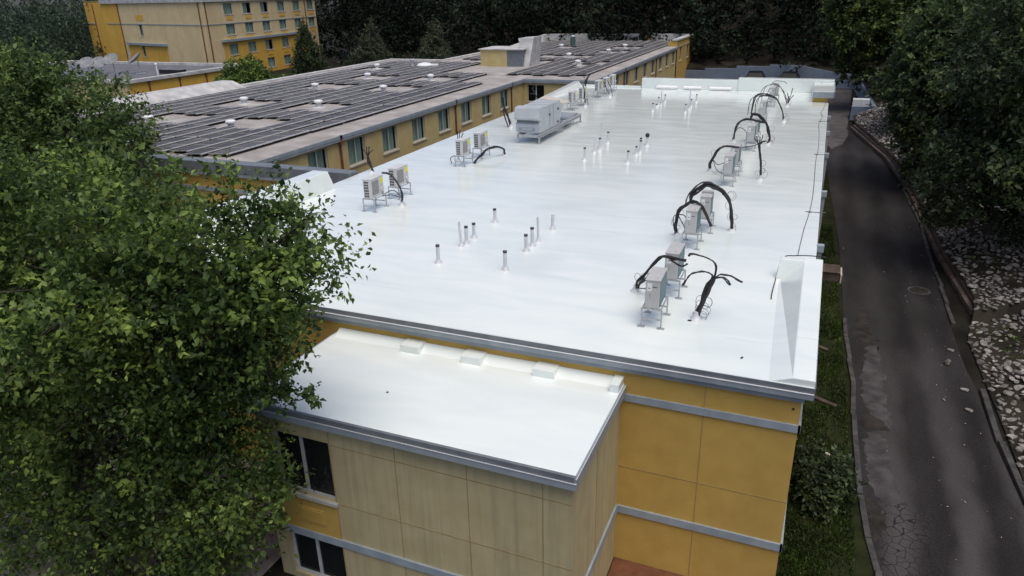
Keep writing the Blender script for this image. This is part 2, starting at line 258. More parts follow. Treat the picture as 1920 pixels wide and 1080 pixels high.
# ------------------------------------------------------------------ mesh helpers
class MB:
    def __init__(s): s.v = []; s.f = []; s.mi = []; s.sm = []
    def add(s, vs, fs, m=0, smooth=False):
        o = len(s.v); s.v += [tuple(v) for v in vs]
        for f in fs: s.f.append([i + o for i in f]); s.mi.append(m); s.sm.append(smooth)
        return s
    def hexa(s, p, m=0):     # 8 points, bottom ring ccw then top ring
        return s.add(p, [(3, 2, 1, 0), (4, 5, 6, 7), (0, 1, 5, 4), (1, 2, 6, 5), (2, 3, 7, 6), (3, 0, 4, 7)], m)
    def box(s, x0, x1, y0, y1, z0, z1, m=0):
        return s.hexa([(x0, y0, z0), (x1, y0, z0), (x1, y1, z0), (x0, y1, z0), (x0, y0, z1), (x1, y0, z1), (x1, y1, z1), (x0, y1, z1)], m)
    def obox(s, c, size, rz=0.0, m=0, rx=0.0, ry=0.0):
        mt = Matrix.Translation(c) @ Matrix.Rotation(rz, 4, 'Z') @ Matrix.Rotation(ry, 4, 'Y') @ Matrix.Rotation(rx, 4, 'X')
        a, b, d = [q / 2 for q in size]
        return s.hexa([mt @ Vector(q) for q in [(-a, -b, -d), (a, -b, -d), (a, b, -d), (-a, b, -d), (-a, -b, d), (a, -b, d), (a, b, d), (-a, b, d)]], m)
    def quad(s, a, b, c, d, m=0): return s.add([a, b, c, d], [(0, 1, 2, 3)], m)
    def prism(s, poly, z0, z1, m=0):
        n = len(poly)
        return s.add([(x, y, z0) for x, y in poly] + [(x, y, z1) for x, y in poly],
                     [tuple(range(n - 1, -1, -1)), tuple(range(n, 2 * n))] + [(i, (i + 1) % n, n + (i + 1) % n, n + i) for i in range(n)], m)
    def xprism(s, prof, x0, x1, m=0):   # profile in (y, z) extruded along x
        n = len(prof)
        return s.add([(x0, y, z) for y, z in prof] + [(x1, y, z) for y, z in prof],
                     [tuple(range(n)), tuple(range(2 * n - 1, n - 1, -1))] + [(i, n + i, n + (i + 1) % n, (i + 1) % n) for i in range(n)], m)
    def tube(s, pts, r, n=6, m=0, caps=True, smooth=True):
        pts = [Vector(p) for p in pts]; k = len(pts); rs = r if isinstance(r, (list, tuple)) else [r] * k
        vs = []; up = Vector((0, 0, 1)); a = None
        for i, p in enumerate(pts):
            t = (pts[min(i + 1, k - 1)] - pts[max(i - 1, 0)])
            t = t.normalized() if t.length > 1e-9 else Vector((0, 0, 1))
            if a is None: a = t.cross(up if abs(t.z) < .95 else Vector((1, 0, 0))).normalized()
            else:
                a = a - t * a.dot(t)
                a = a.normalized() if a.length > 1e-6 else t.orthogonal().normalized()
            b = t.cross(a)
            for j in range(n):
                q = 2 * math.pi * j / n; vs.append(p + (a * math.cos(q) + b * math.sin(q)) * rs[i])
        fs = [(i * n + j, i * n + (j + 1) % n, (i + 1) * n + (j + 1) % n, (i + 1) * n + j) for i in range(k - 1) for j in range(n)]
        s.add(vs, fs, m, smooth)
        if caps:
            s.add(vs[:n], [tuple(range(n - 1, -1, -1))], m); s.add(vs[-n:], [tuple(range(n))], m)
        return s
    def lathe(s, c, prof, n=12, m=0, smooth=True):   # prof: (radius, z)
        vs = [(c[0] + r * math.cos(2 * math.pi * j / n), c[1] + r * math.sin(2 * math.pi * j / n), c[2] + z) for r, z in prof for j in range(n)]
        k = len(prof)
        fs = [(i * n + j, i * n + (j + 1) % n, (i + 1) * n + (j + 1) % n, (i + 1) * n + j) for i in range(k - 1) for j in range(n)]
        s.add(vs, fs, m, smooth); s.add(vs[-n:], [tuple(range(n))], m); return s
    def build(s, name, mats, parent=None, loc=None, bevel=0.0):
        me = bpy.data.meshes.new(name)
        off = Vector(loc) if loc is not None else Vector((0, 0, 0))
        me.from_pydata([tuple(Vector(v) - off) for v in s.v], [], s.f)
        for mm in (mats if isinstance(mats, (list, tuple)) else [mats]): me.materials.append(mm)
        me.polygons.foreach_set('material_index', s.mi); me.polygons.foreach_set('use_smooth', s.sm); me.update()
        o = bpy.data.objects.new(name, me); scene.collection.objects.link(o); o.location = off
        if parent: o.parent = parent
        if bevel:
            b = o.modifiers.new('bevel', 'BEVEL'); b.width = bevel; b.segments = 2; b.limit_method = 'ANGLE'
        return o
def tag(o, label=None, cat=None, group=None, kind=None):
    if label: o['label'] = label
    if cat: o['category'] = cat
    if group: o['group'] = group
    if kind: o['kind'] = kind
    return o
def empty(name, loc=(0, 0, 0), label=None, cat=None, group=None, rz=0.0):
    o = bpy.data.objects.new(name, None); scene.collection.objects.link(o); o.location = loc; o.rotation_euler = (0, 0, rz)
    o.empty_display_size = .3
    return tag(o, label, cat, group)
def dup(root, loc, rz=0.0, label=None, group=None):
    r = root.copy(); scene.collection.objects.link(r); r.location = loc; r.rotation_euler = (0, 0, rz)
    if label: r['label'] = label
    if group: r['group'] = group
    for ch in list(root.children):
        c = ch.copy(); scene.collection.objects.link(c); c.parent = r
        for g in list(ch.children):
            d = g.copy(); scene.collection.objects.link(d); d.parent = c
    return r
def smooth_path(pts, sub=5):
    pts = [Vector(p) for p in pts]; out = []
    for i in range(len(pts) - 1):
        p0 = pts[max(i - 1, 0)]; p1 = pts[i]; p2 = pts[i + 1]; p3 = pts[min(i + 2, len(pts) - 1)]
        for k in range(sub):
            t = k / sub
            out.append(.5 * ((2 * p1) + (p2 - p0) * t + (2 * p0 - 5 * p1 + 4 * p2 - p3) * t * t + (3 * p1 - p0 - 3 * p2 + p3) * t ** 3))
    out.append(pts[-1]); return out
def at(parent, *kids): pass

# a facade in a vertical plane: real openings with reveals, then windows set into them
def facade(mb, P, u, n, length, z0, z1, openings, depth=.14, m=0):
    P = Vector((P[0], P[1], 0)); u = Vector((u[0], u[1], 0)).normalized(); n = Vector((n[0], n[1], 0)).normalized()
    us = sorted({0.0, length} | {q for o in openings for q in o[:2]}); zs = sorted({z0, z1} | {q for o in openings for q in o[2:4]})
    pt = lambda a, z, d=0.0: P + u * a + n * d + Vector((0, 0, z))
    flip = u.cross(Vector((0, 0, 1))).dot(n) < 0
    def q(a, b, c, d): mb.quad(*( (d, c, b, a) if flip else (a, b, c, d)), m=m)
    for i in range(len(us) - 1):
        for j in range(len(zs) - 1):
            cu, cz = (us[i] + us[i + 1]) / 2, (zs[j] + zs[j + 1]) / 2
            if any(o[0] < cu < o[1] and o[2] < cz < o[3] for o in openings): continue
            q(pt(us[i], zs[j]), pt(us[i + 1], zs[j]), pt(us[i + 1], zs[j + 1]), pt(us[i], zs[j + 1]))
    for o in openings:
        a, b, c, d = o[:4]
        q(pt(a, c, -depth), pt(b, c, -depth), pt(b, c), pt(a, c)); q(pt(a, d), pt(b, d), pt(b, d, -depth), pt(a, d, -depth))
        q(pt(a, c), pt(a, d), pt(a, d, -depth), pt(a, c, -depth)); q(pt(b, c, -depth), pt(b, d, -depth), pt(b, d), pt(b, c))
def window(parent, base, P, u, n, o, depth=.14, curtain=True, sill=True, mull=.5, glass='glass', closed=1.0, fw=.05):
    P = Vector((P[0], P[1], 0)); u = Vector((u[0], u[1], 0)).normalized(); n = Vector((n[0], n[1], 0)).normalized()
    a, b, c, d = o[:4]; ang = math.atan2(u.y, u.x)
    def bar(mb, ua, ub, za, zb, da, db):
        ctr = P + u * ((ua + ub) / 2) + n * ((da + db) / 2) + Vector((0, 0, (za + zb) / 2))
        mb.obox(ctr, (ub - ua, abs(db - da), zb - za), ang)
    f = MB(); e = -depth + .02
    bar(f, a + .002, b - .002, c + .002, c + fw, e, e + .06); bar(f, a + .002, b - .002, d - fw, d - .002, e, e + .06)
    bar(f, a + .002, a + fw, c + fw, d - fw, e, e + .06); bar(f, b - fw, b - .002, c + fw, d - fw, e, e + .06)
    mc = a + (b - a) * mull; bar(f, mc - .035, mc + .035, c + fw, d - fw, e, e + .05)
    w = f.build('window', M['frame'], parent, loc=base) if base is None else f.build('window', M['frame'], parent)
    g = MB(); bar(g, a + fw, mc - .035, c + fw, d - fw, e + .015, e + .025); bar(g, mc + .035, b - fw, c + fw, d - fw, e + .015, e + .025)
    g.build('pane', M[glass], w)
    if curtain:
        k = MB(); N = max(6, int((b - a) / .09)); pts = []
        ca, cb = a + .02, a + (b - a) * closed - .02
        for i in range(N + 1):
            uu = ca + (cb - ca) * i / N; dd = e - .10 + (.03 if i % 2 else -.03)
            pts.append((P + u * uu + n * dd))
        for i in range(N):
            p, q2 = pts[i], pts[i + 1]
            k.quad((p.x, p.y, c + .01), (q2.x, q2.y, c + .01), (q2.x, q2.y, d - .01), (p.x, p.y, d - .01))
        k.build('curtain', M['curtain'], w)
    # dark room behind
    r = MB(); bar(r, a - .1, b + .1, c - .1, d + .1, e - .62, e - .6)
    bar(r, a - .12, a - .1, c - .1, d + .1, e - .6, e - .03); bar(r, b + .1, b + .12, c - .1, d + .1, e - .6, e - .03)
    bar(r, a - .1, b + .1, d + .08, d + .1, e - .6, e - .03); bar(r, a - .1, b + .1, c - .1, c - .08, e - .6, e - .03)
    r.build('room_interior', M['interior'], w)
    if sill:
        s2 = MB(); bar(s2, a - .06, b + .06, c - .075, c - .003, -depth + .015, .07); s2.build('sill', M['sill'], w)
    return w
def settle(e):      # parts were built in world coordinates: bring them under their thing's base
    for ch in e.children: ch.location = Vector(ch.location) - Vector(e.location)

# ------------------------------------------------------------------ ground, drive, hillside
gm = MB(); gm.quad((-600, -60, G - .02), (600, -60, G - .02), (600, 700, G - .02), (-600, 700, G - .02))
tag(gm.build('ground', M['groundm']), kind='structure')
KR = [(5.6, 10), (5.52, 16.86), (5.36, 19.5), (5.36, 22.4), (5.25, 23.8), (5.22, 27.1), (5.24, 30.8), (5.2, 35.4), (5.28, 39.6), (5.0, 46.5), (4.3, 54.7), (2.3, 66.4), (2.45, 71), (3.1, 92)]
KL = [(2.35, 8), (2.30, 13.4), (2.18, 14.4), (2.04, 15.9), (1.99, 18), (1.97, 19.6), (1.97, 21.5), (1.76, 26.3), (1.71, 30.7), (1.6, 36), (1.3, 42), (.9, 50)]
rd = MB(); z = G + .0
poly = [(x, y) for x, y in KL] + [(-19, 51.5), (-19, 92.6), (3.1, 92.6)] + [(x, y) for x, y in reversed(KR[:-1])]
rd.add([(x, y, z) for x, y in poly], [tuple(range(len(poly) - 1, -1, -1))])
tag(rd.build('driveway', M['asphalt']), kind='structure')
pa = MB()
def ragged(pv, seed, amt=.05, step=.12):
    rr = random.Random(seed); out = []
    for i in range(len(pv)):
        a, b = Vector(pv[i]), Vector(pv[(i + 1) % len(pv)]); n = max(1, int((b - a).length / step))
        for k in range(n):
            q = a + (b - a) * (k / n); out.append((q.x + rr.gauss(0, amt), q.y + rr.gauss(0, amt)))
    return out
pv = [(2.22, 20.9), (2.3, 22.6), (2.5, 24.4), (2.75, 24.6), (2.9, 23.0), (2.82, 21.0), (2.95, 19.6), (2.75, 19.07), (2.55, 19.3)]
pv = ragged(pv, len(pv)); pa.add([(x, y, G + .004) for x, y in pv], [tuple(range(len(pv) - 1, -1, -1))])
pv = [(2.29, 18.9), (2.6, 18.95), (2.75, 18.6), (2.72, 17.53), (2.85, 17.0), (2.98, 16.5), (2.96, 15.98), (2.7, 15.8), (2.40, 16.06), (2.2, 17.08)]
pv = ragged(pv, len(pv)); pa.add([(x, y, G + .004) for x, y in pv], [tuple(range(len(pv) - 1, -1, -1))])
tag(pa.build('asphalt_patches', M['patch']), kind='structure')
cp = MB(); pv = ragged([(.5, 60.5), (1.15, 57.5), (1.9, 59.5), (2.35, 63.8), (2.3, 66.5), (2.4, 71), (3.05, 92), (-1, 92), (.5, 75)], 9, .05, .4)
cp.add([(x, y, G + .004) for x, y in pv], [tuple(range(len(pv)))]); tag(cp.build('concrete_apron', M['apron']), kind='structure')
dm = MB()
for pv in ([(1.99, 25), (2.1, 26.5), (2.35, 28), (2.6, 27.6), (2.55, 25.8), (2.75, 24.7), (2.4, 24.4)], [(2.05, 19.3), (2.3, 19.9), (2.8, 19.6), (2.72, 19.15), (2.3, 19.0)], [(2.15, 15.9), (2.5, 15.6), (2.6, 14.8), (2.3, 14.4)]):
    pv = ragged(pv, len(pv) + 5, .06); dm.add([(x, y, G + .008) for x, y in pv], [tuple(range(len(pv) - 1, -1, -1))])
tag(dm.build('dirt_patches', M['dirt']), kind='structure')
def kerb(pts, w, h, seed):
    mb = MB(); rnd = random.Random(seed)
    for i in range(len(pts) - 1):
        a, b = Vector((*pts[i], 0)), Vector((*pts[i + 1], 0)); n = max(1, int((b - a).length / 1.6)); d = (b - a) / n; ang = math.atan2(d.y, d.x)
        for k in range(n):
            c = a + d * (k + .5); c.z = G + h / 2 - .06 + rnd.uniform(-.035, .015)
            mb.obox(c, (d.length - .015, w, h), ang + rnd.uniform(-.035, .035))
    return mb
kl = kerb([p for p in KL if p[1] < 28], .13, .16, 3)
for p in [(1.70, 29), (1.65, 33), (1.5, 37)]: pass
tag(kl.build('kerb', M['kerb'], bevel=.012), kind='structure')
tag(kerb([(p[0] + .12, p[1]) for p in KR[:4]] + [], .15, .16, 4).build('kerb', M['kerb'], bevel=.012), kind='structure')
tag(kerb([(p[0] + .08, p[1]) for p in KR[5:10]], .13, .15, 5).build('kerb', M['kerb'], bevel=.012), kind='structure')
lw = MB(); lp = [(.2, 8)] + [(x - .06, y) for x, y in KL[:-1]] + [(.9, 50), (.2, 50)]
lw.add([(x, y, G + .012) for x, y in lp], [tuple(range(len(lp) - 1, -1, -1))][0:1])
lw.f[-1] = list(reversed(lw.f[-1])) if False else lw.f[-1]
tag(lw.build('lawn_strip', M['lawn']), kind='structure')
pvg = MB(); pvg.quad((-30, 0, G), (-9.6, 0, G), (-9.6, 22, G), (-30, 22, G)); tag(pvg.build('paving', M['paving']), kind='structure')
mu = MB(); mu.quad((-2.84, 8.5, G + .01), (.2, 8.5, G + .01), (.2, 11.89, G + .01), (-2.84, 11.89, G + .01)); tag(mu.build('mulch_bed', M['redbase']), kind='structure')

def xb(y):
    P = [(5.75, -20), (5.7, 20), (5.6, 26), (6.15, 28.6), (5.75, 34.8), (5.45, 46), (4.75, 54.7), (2.75, 66.8), (2.75, 70.8), (4.6, 71.3), (4.35, 74), (3.45, 92.8), (3.45, 95)]
    for i in range(len(P) - 1):
        if P[i][1] <= y <= P[i + 1][1]:
            t = (y - P[i][1]) / (P[i + 1][1] - P[i][1]); return P[i][0] + (P[i + 1][0] - P[i][0]) * t
    return P[-1][0]
def hill_z(x, y):
    d = max(0.0, x - xb(y))
    s = -4.86 if y < 27.5 else (-4.45 if y < 70.9 else -3.75 + (y - 71) / 21 * .4)
    h = s + .36 * d if d < 9 else s + 3.24 + .5 * (d - 9)
    return min(h, 9) + .10 * math.sin(x * 1.7 + y) * min(1, d)
hm = MB(); ys = [-20 + i * 2.0 for i in range(24)] + [27.4, 27.6] + [29 + 1.6 * i for i in range(26)] + [70.6, 71.3] + [72 + 2 * i for i in range(12)]
ys = sorted(ys); ds = [0, .5, 1, 1.6, 2.4, 3.2, 4.2, 5.5, 7, 9, 12, 16, 22, 32, 50, 90]
vs = [(xb(y) + d, y, hill_z(xb(y) + d, y)) for y in ys for d in ds]; nd = len(ds)
hm.add(vs, [(i * nd + j, i * nd + j + 1, (i + 1) * nd + j + 1, (i + 1) * nd + j) for i in range(len(ys) - 1) for j in range(nd - 1)], 0, True)
def back_z(x, y): return min(-3.1 + .28 * (y - 93.4), 14) + .15 * math.sin(x * .8)
ys2 = [93.4 + 2.5 * i for i in range(20)] + [160, 220]; xs2 = [-60 + 5 * i for i in range(12)] + [0, 1.7, 3.44] + [8 + 6 * i for i in range(15)]
vs = [(x, y, back_z(x, y)) for y in ys2 for x in xs2]; nx = len(xs2)
hm.add(vs, [(i * nx + j, i * nx + j + 1, (i + 1) * nx + j + 1, (i + 1) * nx + j) for i in range(len(ys2) - 1) for j in range(nx - 1)], 0, True)
tag(hm.build('hillside', M['hillm']), kind='structure')

# ------------------------------------------------------------------ the white-roofed building
W = empty('motel_building', (-8, 31, G), 'yellow motel wing with a wet glossy white coated flat roof in the foreground', 'building')
b = MB()
facade(b, (-16.0, 11.9), (1, 0), (0, -1), 16.36, G, -.02, [(6.78, 13.1, G, -.64)], depth=.0)
facade(b, (.36, 11.9), (0, 1), (1, 0), 38.5, G, -.02, [], 0)
facade(b, (-16.0, 11.9), (0, 1), (-1, 0), 38.5, G, -.02, [], 0)
facade(b, (-16.0, 50.4), (1, 0), (0, 1), 16.36, G, -.02, [], 0)
for u in (-6.6 + 16, -1.28 + 16 - .0): pass
for xj in (-1.28, -12.6): b.box(xj - .008, xj + .008, 11.894, 11.92, G, -.34, 1)
for zz in (-2.53,): b.box(-2.84, .36, 11.895, 11.92, zz - .008, zz + .008, 1)
for yj in (18, 24, 30, 36, 42): b.box(.34, .365, yj - .008, yj + .008, G, -.34, 1)
b.build('wall', [M['ochre'], M['joint']], W)
rf = MB(); rf.box(-16.05, .52, 11.8, 17.2, -.14, 0.0); rf.box(-16.05, .37, 17.2, 50.4, -.14, 0.0)
rf.build('roof', M['roof'], W)
pr = MB()       # raised roof edges, coated with the same white membrane
pr.hexa([(-.24, 11.82, -.005), (.525, 11.82, -.005), (.525, 17.12, -.005), (-.40, 17.12, -.005),
         (.17, 11.82, .13), (.525, 11.82, .13), (.51, 17.08, .5), (.11, 17.08, .5)])
pr.hexa([(-.46, 16.8, -.005), (.08, 16.8, -.005), (.08, 17.14, -.005), (-.46, 17.14, -.005), (-.40, 16.9, .47), (.11, 16.86, .497), (.11, 17.10, .497), (-.40, 17.10, .47)])
pr.build('raised_edge', M['roof'], W, bevel=.015)
pr = MB(); pr.hexa([(-16.45, 11.9, -.005), (-15.62, 11.9, -.005), (-15.62, 20.72, -.005), (-16.45, 20.72, -.005),
         (-16.4, 11.9, .62), (-15.78, 11.9, .62), (-15.78, 20.6, .62), (-16.4, 20.6, .62)])
pr.build('raised_edge', M['roof'], W, bevel=.02)
pr = MB(); pr.hexa([(-16.3, 41, -.005), (-15.7, 41, -.005), (-15.7, 50.3, -.005), (-16.3, 50.3, -.005),
         (-16.3, 41, .03), (-15.95, 41, .03), (-15.9, 50.3, .34), (-16.3, 50.3, .34)])
pr.build('raised_edge', M['roof'], W, bevel=.015)
pr = MB(); pr.box(-15.9, -11.5, 50.2, 50.45, -.005, .12); pr.box(-11.45, -5.12, 50.15, 50.7, -.005, .66); pr.box(-5.12, .62, 50.1, 50.75, -.005, .80)
pr.box(-.55, .62, 45.9, 50.1, .30, .62)
pr.build('rear_parapet', M['roof'], W, bevel=.03)
pr = MB(); pr.box(-.45, .36, 46.05, 50.1, -.01, .302); pr.build('rear_corner_wall', M['ochre'], W)
pr = MB(); pr.box(-.5, .64, 45.86, 45.9, .27, .60); pr.box(.62, .66, 45.86, 50.75, .27, .60); pr.build('rear_corner_fascia', M['trim'], W)
for x0, x1 in ((-10.4, -9.0), (-8.6, -7.45), (-6.9, -5.5)):
    q = MB(); q.xprism([(50.15, .02), (49.86, .02), (49.86, .14), (50.15, .22)], x0, x1); q.build('parapet_scupper_box', M['white'], W, bevel=.015)
# front fascia in two steps with a bright bead
f = MB(); f.box(-16.05, .545, 11.78, 11.82, -.215, -.004); f.box(.52, .547, 11.82, 17.2, -.215, -.004); f.build('fascia', M['fasciadark'], W)
f = MB(); f.box(-16.05, .53, 11.765, 11.79, -.225, -.105); f.build('fascia_face', M['fascia'], W)
f = MB(); f.box(-16.05, .532, 11.755, 11.775, -.118, -.104); f.build('fascia_bead', M['bead'], W)
f = MB(); f.box(-16.05, .40, 11.84, 11.9, -.345, -.217); f.build('lower_fascia', M['fascia'], W)
f = MB(); f.box(.362, .385, 17.2, 45.9, -.16, -.004); f.build('side_fascia', M['white'], W)
f = MB(); f.box(-2.85, .40, 11.86, 11.9, -.98, -.83); f.build('trim_band', M['trim'], W)
f = MB(); f.box(-2.85, .40, 11.86, 11.9, -3.66, -3.49); f.build('trim_band', M['trim'], W)
f = MB(); f.box(.36, .405, 11.86, 50, -.98, -.83); f.box(.36, .405, 11.86, 50, -3.66, -3.49); f.build('side_trim_band', M['trim'], W)
for yy in (19.6, 25.3, 31.5, 36.5, 41):
    f = MB(); f.box(.385, .56, yy - .09, yy + .09, -.16, .035); f.box(.42, .52, yy - .05, yy + .05, G + .1, -.17); f.build('downspout', M['trim'], W, bevel=.01)
v = MB(); v.tube([(.24, 11.88, -.52), (.24, 11.905, -.52)], .02, 10); v.build('drain_hole', M['slot'], W)
# the lower bay in front
b = MB(); wins = [(.34, 1.64, -2.60, -1.26), (.34, 1.64, G + .15, -3.70)]
facade(b, (-9.24, 8.95), (1, 0), (0, -1), 6.38, G, -.66, wins, .14)
facade(b, (-2.86, 8.95), (0, 1), (1, 0), 2.95, G, -.66, [], 0); facade(b, (-9.24, 8.95), (0, 1), (-1, 0), 2.95, G, -.66, [], 0)
for xj in (-7.58, -6.17, -4.75, -3.37): b.box(xj - .007, xj + .007, 8.944, 8.96, G, -.95, 1)
for zz in (-1.29, -2.63): b.box(-7.58, -2.86, 8.945, 8.96, zz - .007, zz + .007, 1)
for yj in (10.35,): b.box(-2.87, -2.854, yj - .007, yj + .007, G, -.95, 1)
b.build('bay_wall', [M['cream'], M['joint']], W)
q = MB(); q.box(-8.9, -7.59, 8.935, 8.96, -3.49, -2.69); q.build('bay_ochre_panel', M['ochre'], W)
q = MB(); q.box(-8.5, -7.9, 8.915, 8.94, -3.26, -2.90); q.box(-8.46, -7.94, 8.905, 8.92, -3.22, -2.94); q.build('heater_cover', M['ochre'], W, bevel=.006)
for o in wins: window(W, None, (-9.24, 8.95), (1, 0), (0, -1), o, curtain=False, sill=o[2] > -3, glass='darkglass', mull=.47)
q = MB(); q.box(-9.4, -2.79, 8.86, 11.9, -.74, -.62); q.xprism([(11.64, -.622), (11.895, -.622), (11.895, -.49)], -9.3, -2.82)
q.box(-2.98, -2.80, 11.5, 11.9, -.63, -.455)
q.build('bay_roof', M['roof'], W, bevel=.008)
for x0 in (-7.55, -6.12, -4.55):
    q = MB(); q.box(x0, x0 + .44, 11.56, 11.897, -.621, -.462); q.build('roof_saddle', M['roof'], W)
f = MB(); f.box(-9.42, -2.77, 8.80, 8.86, -.79, -.622); f.build('bay_fascia', M['fasciadark'], W)
f = MB(); f.box(-9.42, -2.77, 8.785, 8.81, -.86, -.72); f.box(-2.79, -2.755, 8.79, 11.88, -.86, -.63); f.box(-9.44, -9.40, 8.79, 11.88, -.86, -.63); f.build('bay_fascia_face', M['fascia'], W)
f = MB(); f.box(-9.42, -2.75, 8.775, 8.795, -.732, -.72); f.box(-2.76, -2.745, 8.785, 11.88, -.645, -.63); f.build('bay_fascia_bead', M['bead'], W)
f = MB(); f.box(-8.95, -2.82, 8.91, 8.95, -3.66, -3.49); f.box(-2.86, -2.82, 8.95, 11.86, -3.66, -3.49); f.build('bay_trim_band', M['trim'], W)
settle(W)

# ------------------------------------------------------------------ long wing behind (solar roof)
V = empty('motel_building', (-30, 60, G), 'long tan roofed motel wing with rows of dark solar panels, behind the white roof', 'building')
xf = -21.6
plan = [(-41.6, 22.9), (xf, 22.9), (xf, 53.7), (-16.0, 53.7), (-16.0, 97), (-35.5, 97), (-35.5, 67), (-41.6, 67)]
b = MB(); winA = [(27.6 + 3.2 * k - 22.9 - .76, 27.6 + 3.2 * k - 22.9 + .76, -1.70, -.38) for k in range(8)]
facade(b, (xf, 22.9), (0, 1), (1, 0), 30.8, G, -.05, winA, .16)
winB = [(.35, 1.75, -1.72, -.42), (3.6, 4.9, -1.72, -.42)]
facade(b, (xf, 53.7), (1, 0), (0, -1), 5.6, G, -.05, winB, .16)
winC = [(56.5 + 3.5 * k - 53.7, 58.0 + 3.5 * k - 53.7, -1.70, -.38) for k in range(9)]
facade(b, (-16, 53.7), (0, 1), (1, 0), 33.0, G, -.05, winC, .16)
facade(b, (-41.6, 22.9), (1, 0), (0, -1), 20, G, -.05, [], 0); facade(b, (-41.6, 22.9), (0, 1), (-1, 0), 44.1, G, -.05, [], 0)
facade(b, (-41.6, 67), (1, 0), (0, 1), 6.1, G, -.05, [], 0); facade(b, (-35.5, 67), (0, 1), (-1, 0), 30, G, -.05, [], 0); facade(b, (-35.5, 97), (1, 0), (0, 1), 19.5, G, -.05, [], 0)
b.build('wall', M['wingwall'], V)
b = MB(); winD = [(1.6, 3.0, -1.7, -.2), (6.2, 7.6, -1.7, -.2)]
facade(b, (-15.9, 86.7), (0, 1), (1, 0), 10.3, G, .62, winD, .16); facade(b, (-15.9, 97.0), (-1, 0), (0, 1), 6, G, .62, [], 0); facade(b, (-16.9, 86.7), (1, 0), (0, -1), 1.0, -.05, .62, [], 0)
b.build('end_wall', M['ochre'], V)
for o in winA: window(V, None, (xf, 22.9), (0, 1), (1, 0), o, .16, True)
for o in winB: window(V, None, (xf, 53.7), (1, 0), (0, -1), o, .16, False)
for i, o in enumerate(winC): window(V, None, (-16, 53.7), (0, 1), (1, 0), o, .16, True, mull=.5)
for o in winD: window(V, None, (-15.9, 86.7), (0, 1), (1, 0), o, .16, True)
q = MB(); q.prism([(-41.7, 22.7), (xf + .14, 22.7), (xf + .14, 53.56), (-15.86, 53.56), (-15.86, 97.1), (-35.6, 97.1), (-35.6, 67.1), (-41.7, 67.1)], -.12, 0.0); q.build('roof', M['tanroof'], V)
f = MB(); f.box(xf + .14, xf + .18, 22.7, 53.52, -.15, .012); f.box(xf + .18, -15.82, 53.52, 53.56, -.15, .012); f.box(-15.86, -15.82, 53.56, 86.6, -.15, .012)
f.build('fascia', M['trim'], V)
f = MB(); f.box(xf + .10, xf + .165, 22.7, 53.55, -.27, -.152); f.box(xf + .165, -15.85, 53.535, 53.6, -.27, -.152); f.box(-15.9, -15.835, 53.6, 86.6, -.27, -.152); f.build('gutter', M['fascia'], V)
f = MB(); f.box(-42, -16.1, 22.3, 22.85, -.01, .12); f.box(-42, -16.1, 22.24, 22.3, -.25, .13); f.build('front_coping', M['fasciadark'], V)
f = MB(); f.box(-42, -16.1, 22.27, 22.32, -.42, -.252); f.build('front_fascia', M['fascia'], V)
f = MB(); f.box(-42, -16.3, 22.42, 22.8, G, -.3); f.build('front_wall', M['ochre'], V)
f = MB(); f.box(-42, -16.3, 22.38, 22.42, -1.15, -.98); f.build('front_trim_band', M['trim'], V)
for yy, x0 in ((29.35, xf + .02), (41.9, xf + .02), (51.2, xf + .02), (63, -15.98), (76, -15.98)):
    f = MB(); f.box(x0, x0 + .09, yy - .05, yy + .05, G, -.3); f.box(x0 + .06, x0 + .16, yy - .09, yy + .09, -.42, .02); f.build('downspout', M['rust'], V)
f = MB(); f.hexa([(-41.7, 30, 0), (-39.6, 30, 0), (-39.6, 43.6, 0), (-41.7, 43.6, 0), (-41.7, 30, .62), (-40.7, 30, .62), (-40.7, 43.2, .62), (-41.7, 43.2, .62)]); f.build('raised_parapet', M['greyparapet'], V, bevel=.03)
f = MB(); f.box(-41.75, -41.2, 43.7, 67.1, -.01, .1); f.box(-41.2, -35.4, 66.6, 67.1, -.01, .1); f.box(-35.6, -35.1, 67.1, 86, -.01, .12); f.build('roof_edge', M['greyparapet'], V)
f = MB(); f.box(-35.6, -22.8, 96.6, 97.2, -.01, .8); f.hexa([(-35.7, 84, 0), (-34.9, 84, 0), (-34.9, 96.6, 0), (-35.7, 96.6, 0), (-35.7, 84, .1), (-35.2, 84, .1), (-35.2, 96.6, .8), (-35.7, 96.6, .8)]); f.build('far_parapet', M['greyparapet'], V, bevel=.03)
f = MB(); f.box(-21.0, -15.8, 96.4, 97.15, -.01, .8); f.box(-16.5, -15.78, 86.6, 96.4, .62, .8); f.build('far_parapet', M['greyparapet'], V, bevel=.03)
f = MB(); f.box(-29.2, -26.6, 62.3, 65.5, 0, 1.42); f.build('penthouse_wall', M['wingwall'], V)
f = MB(); f.box(-26.6, -25.1, 62.32, 65.5, 0, 1.38); f.build('penthouse_door', M['fasciadark'], V)
f = MB(); f.box(-29.35, -24.95, 62.15, 65.7, 1.42, 1.52); f.build('penthouse_roof', M['greyparapet'], V, bevel=.01)
f = MB(); f.hexa([(-25.1, 62.6, 0), (-24.6, 62.6, 0), (-24.6, 65.4, 0), (-25.1, 65.4, 0), (-25.9, 63.4, 2.35), (-24.4, 63.4, 2.45), (-24.4, 65.4, 2.45), (-25.9, 65.4, 2.35)]); f.build('penthouse_hood', M['greyparapet'], V, bevel=.02)
settle(V)

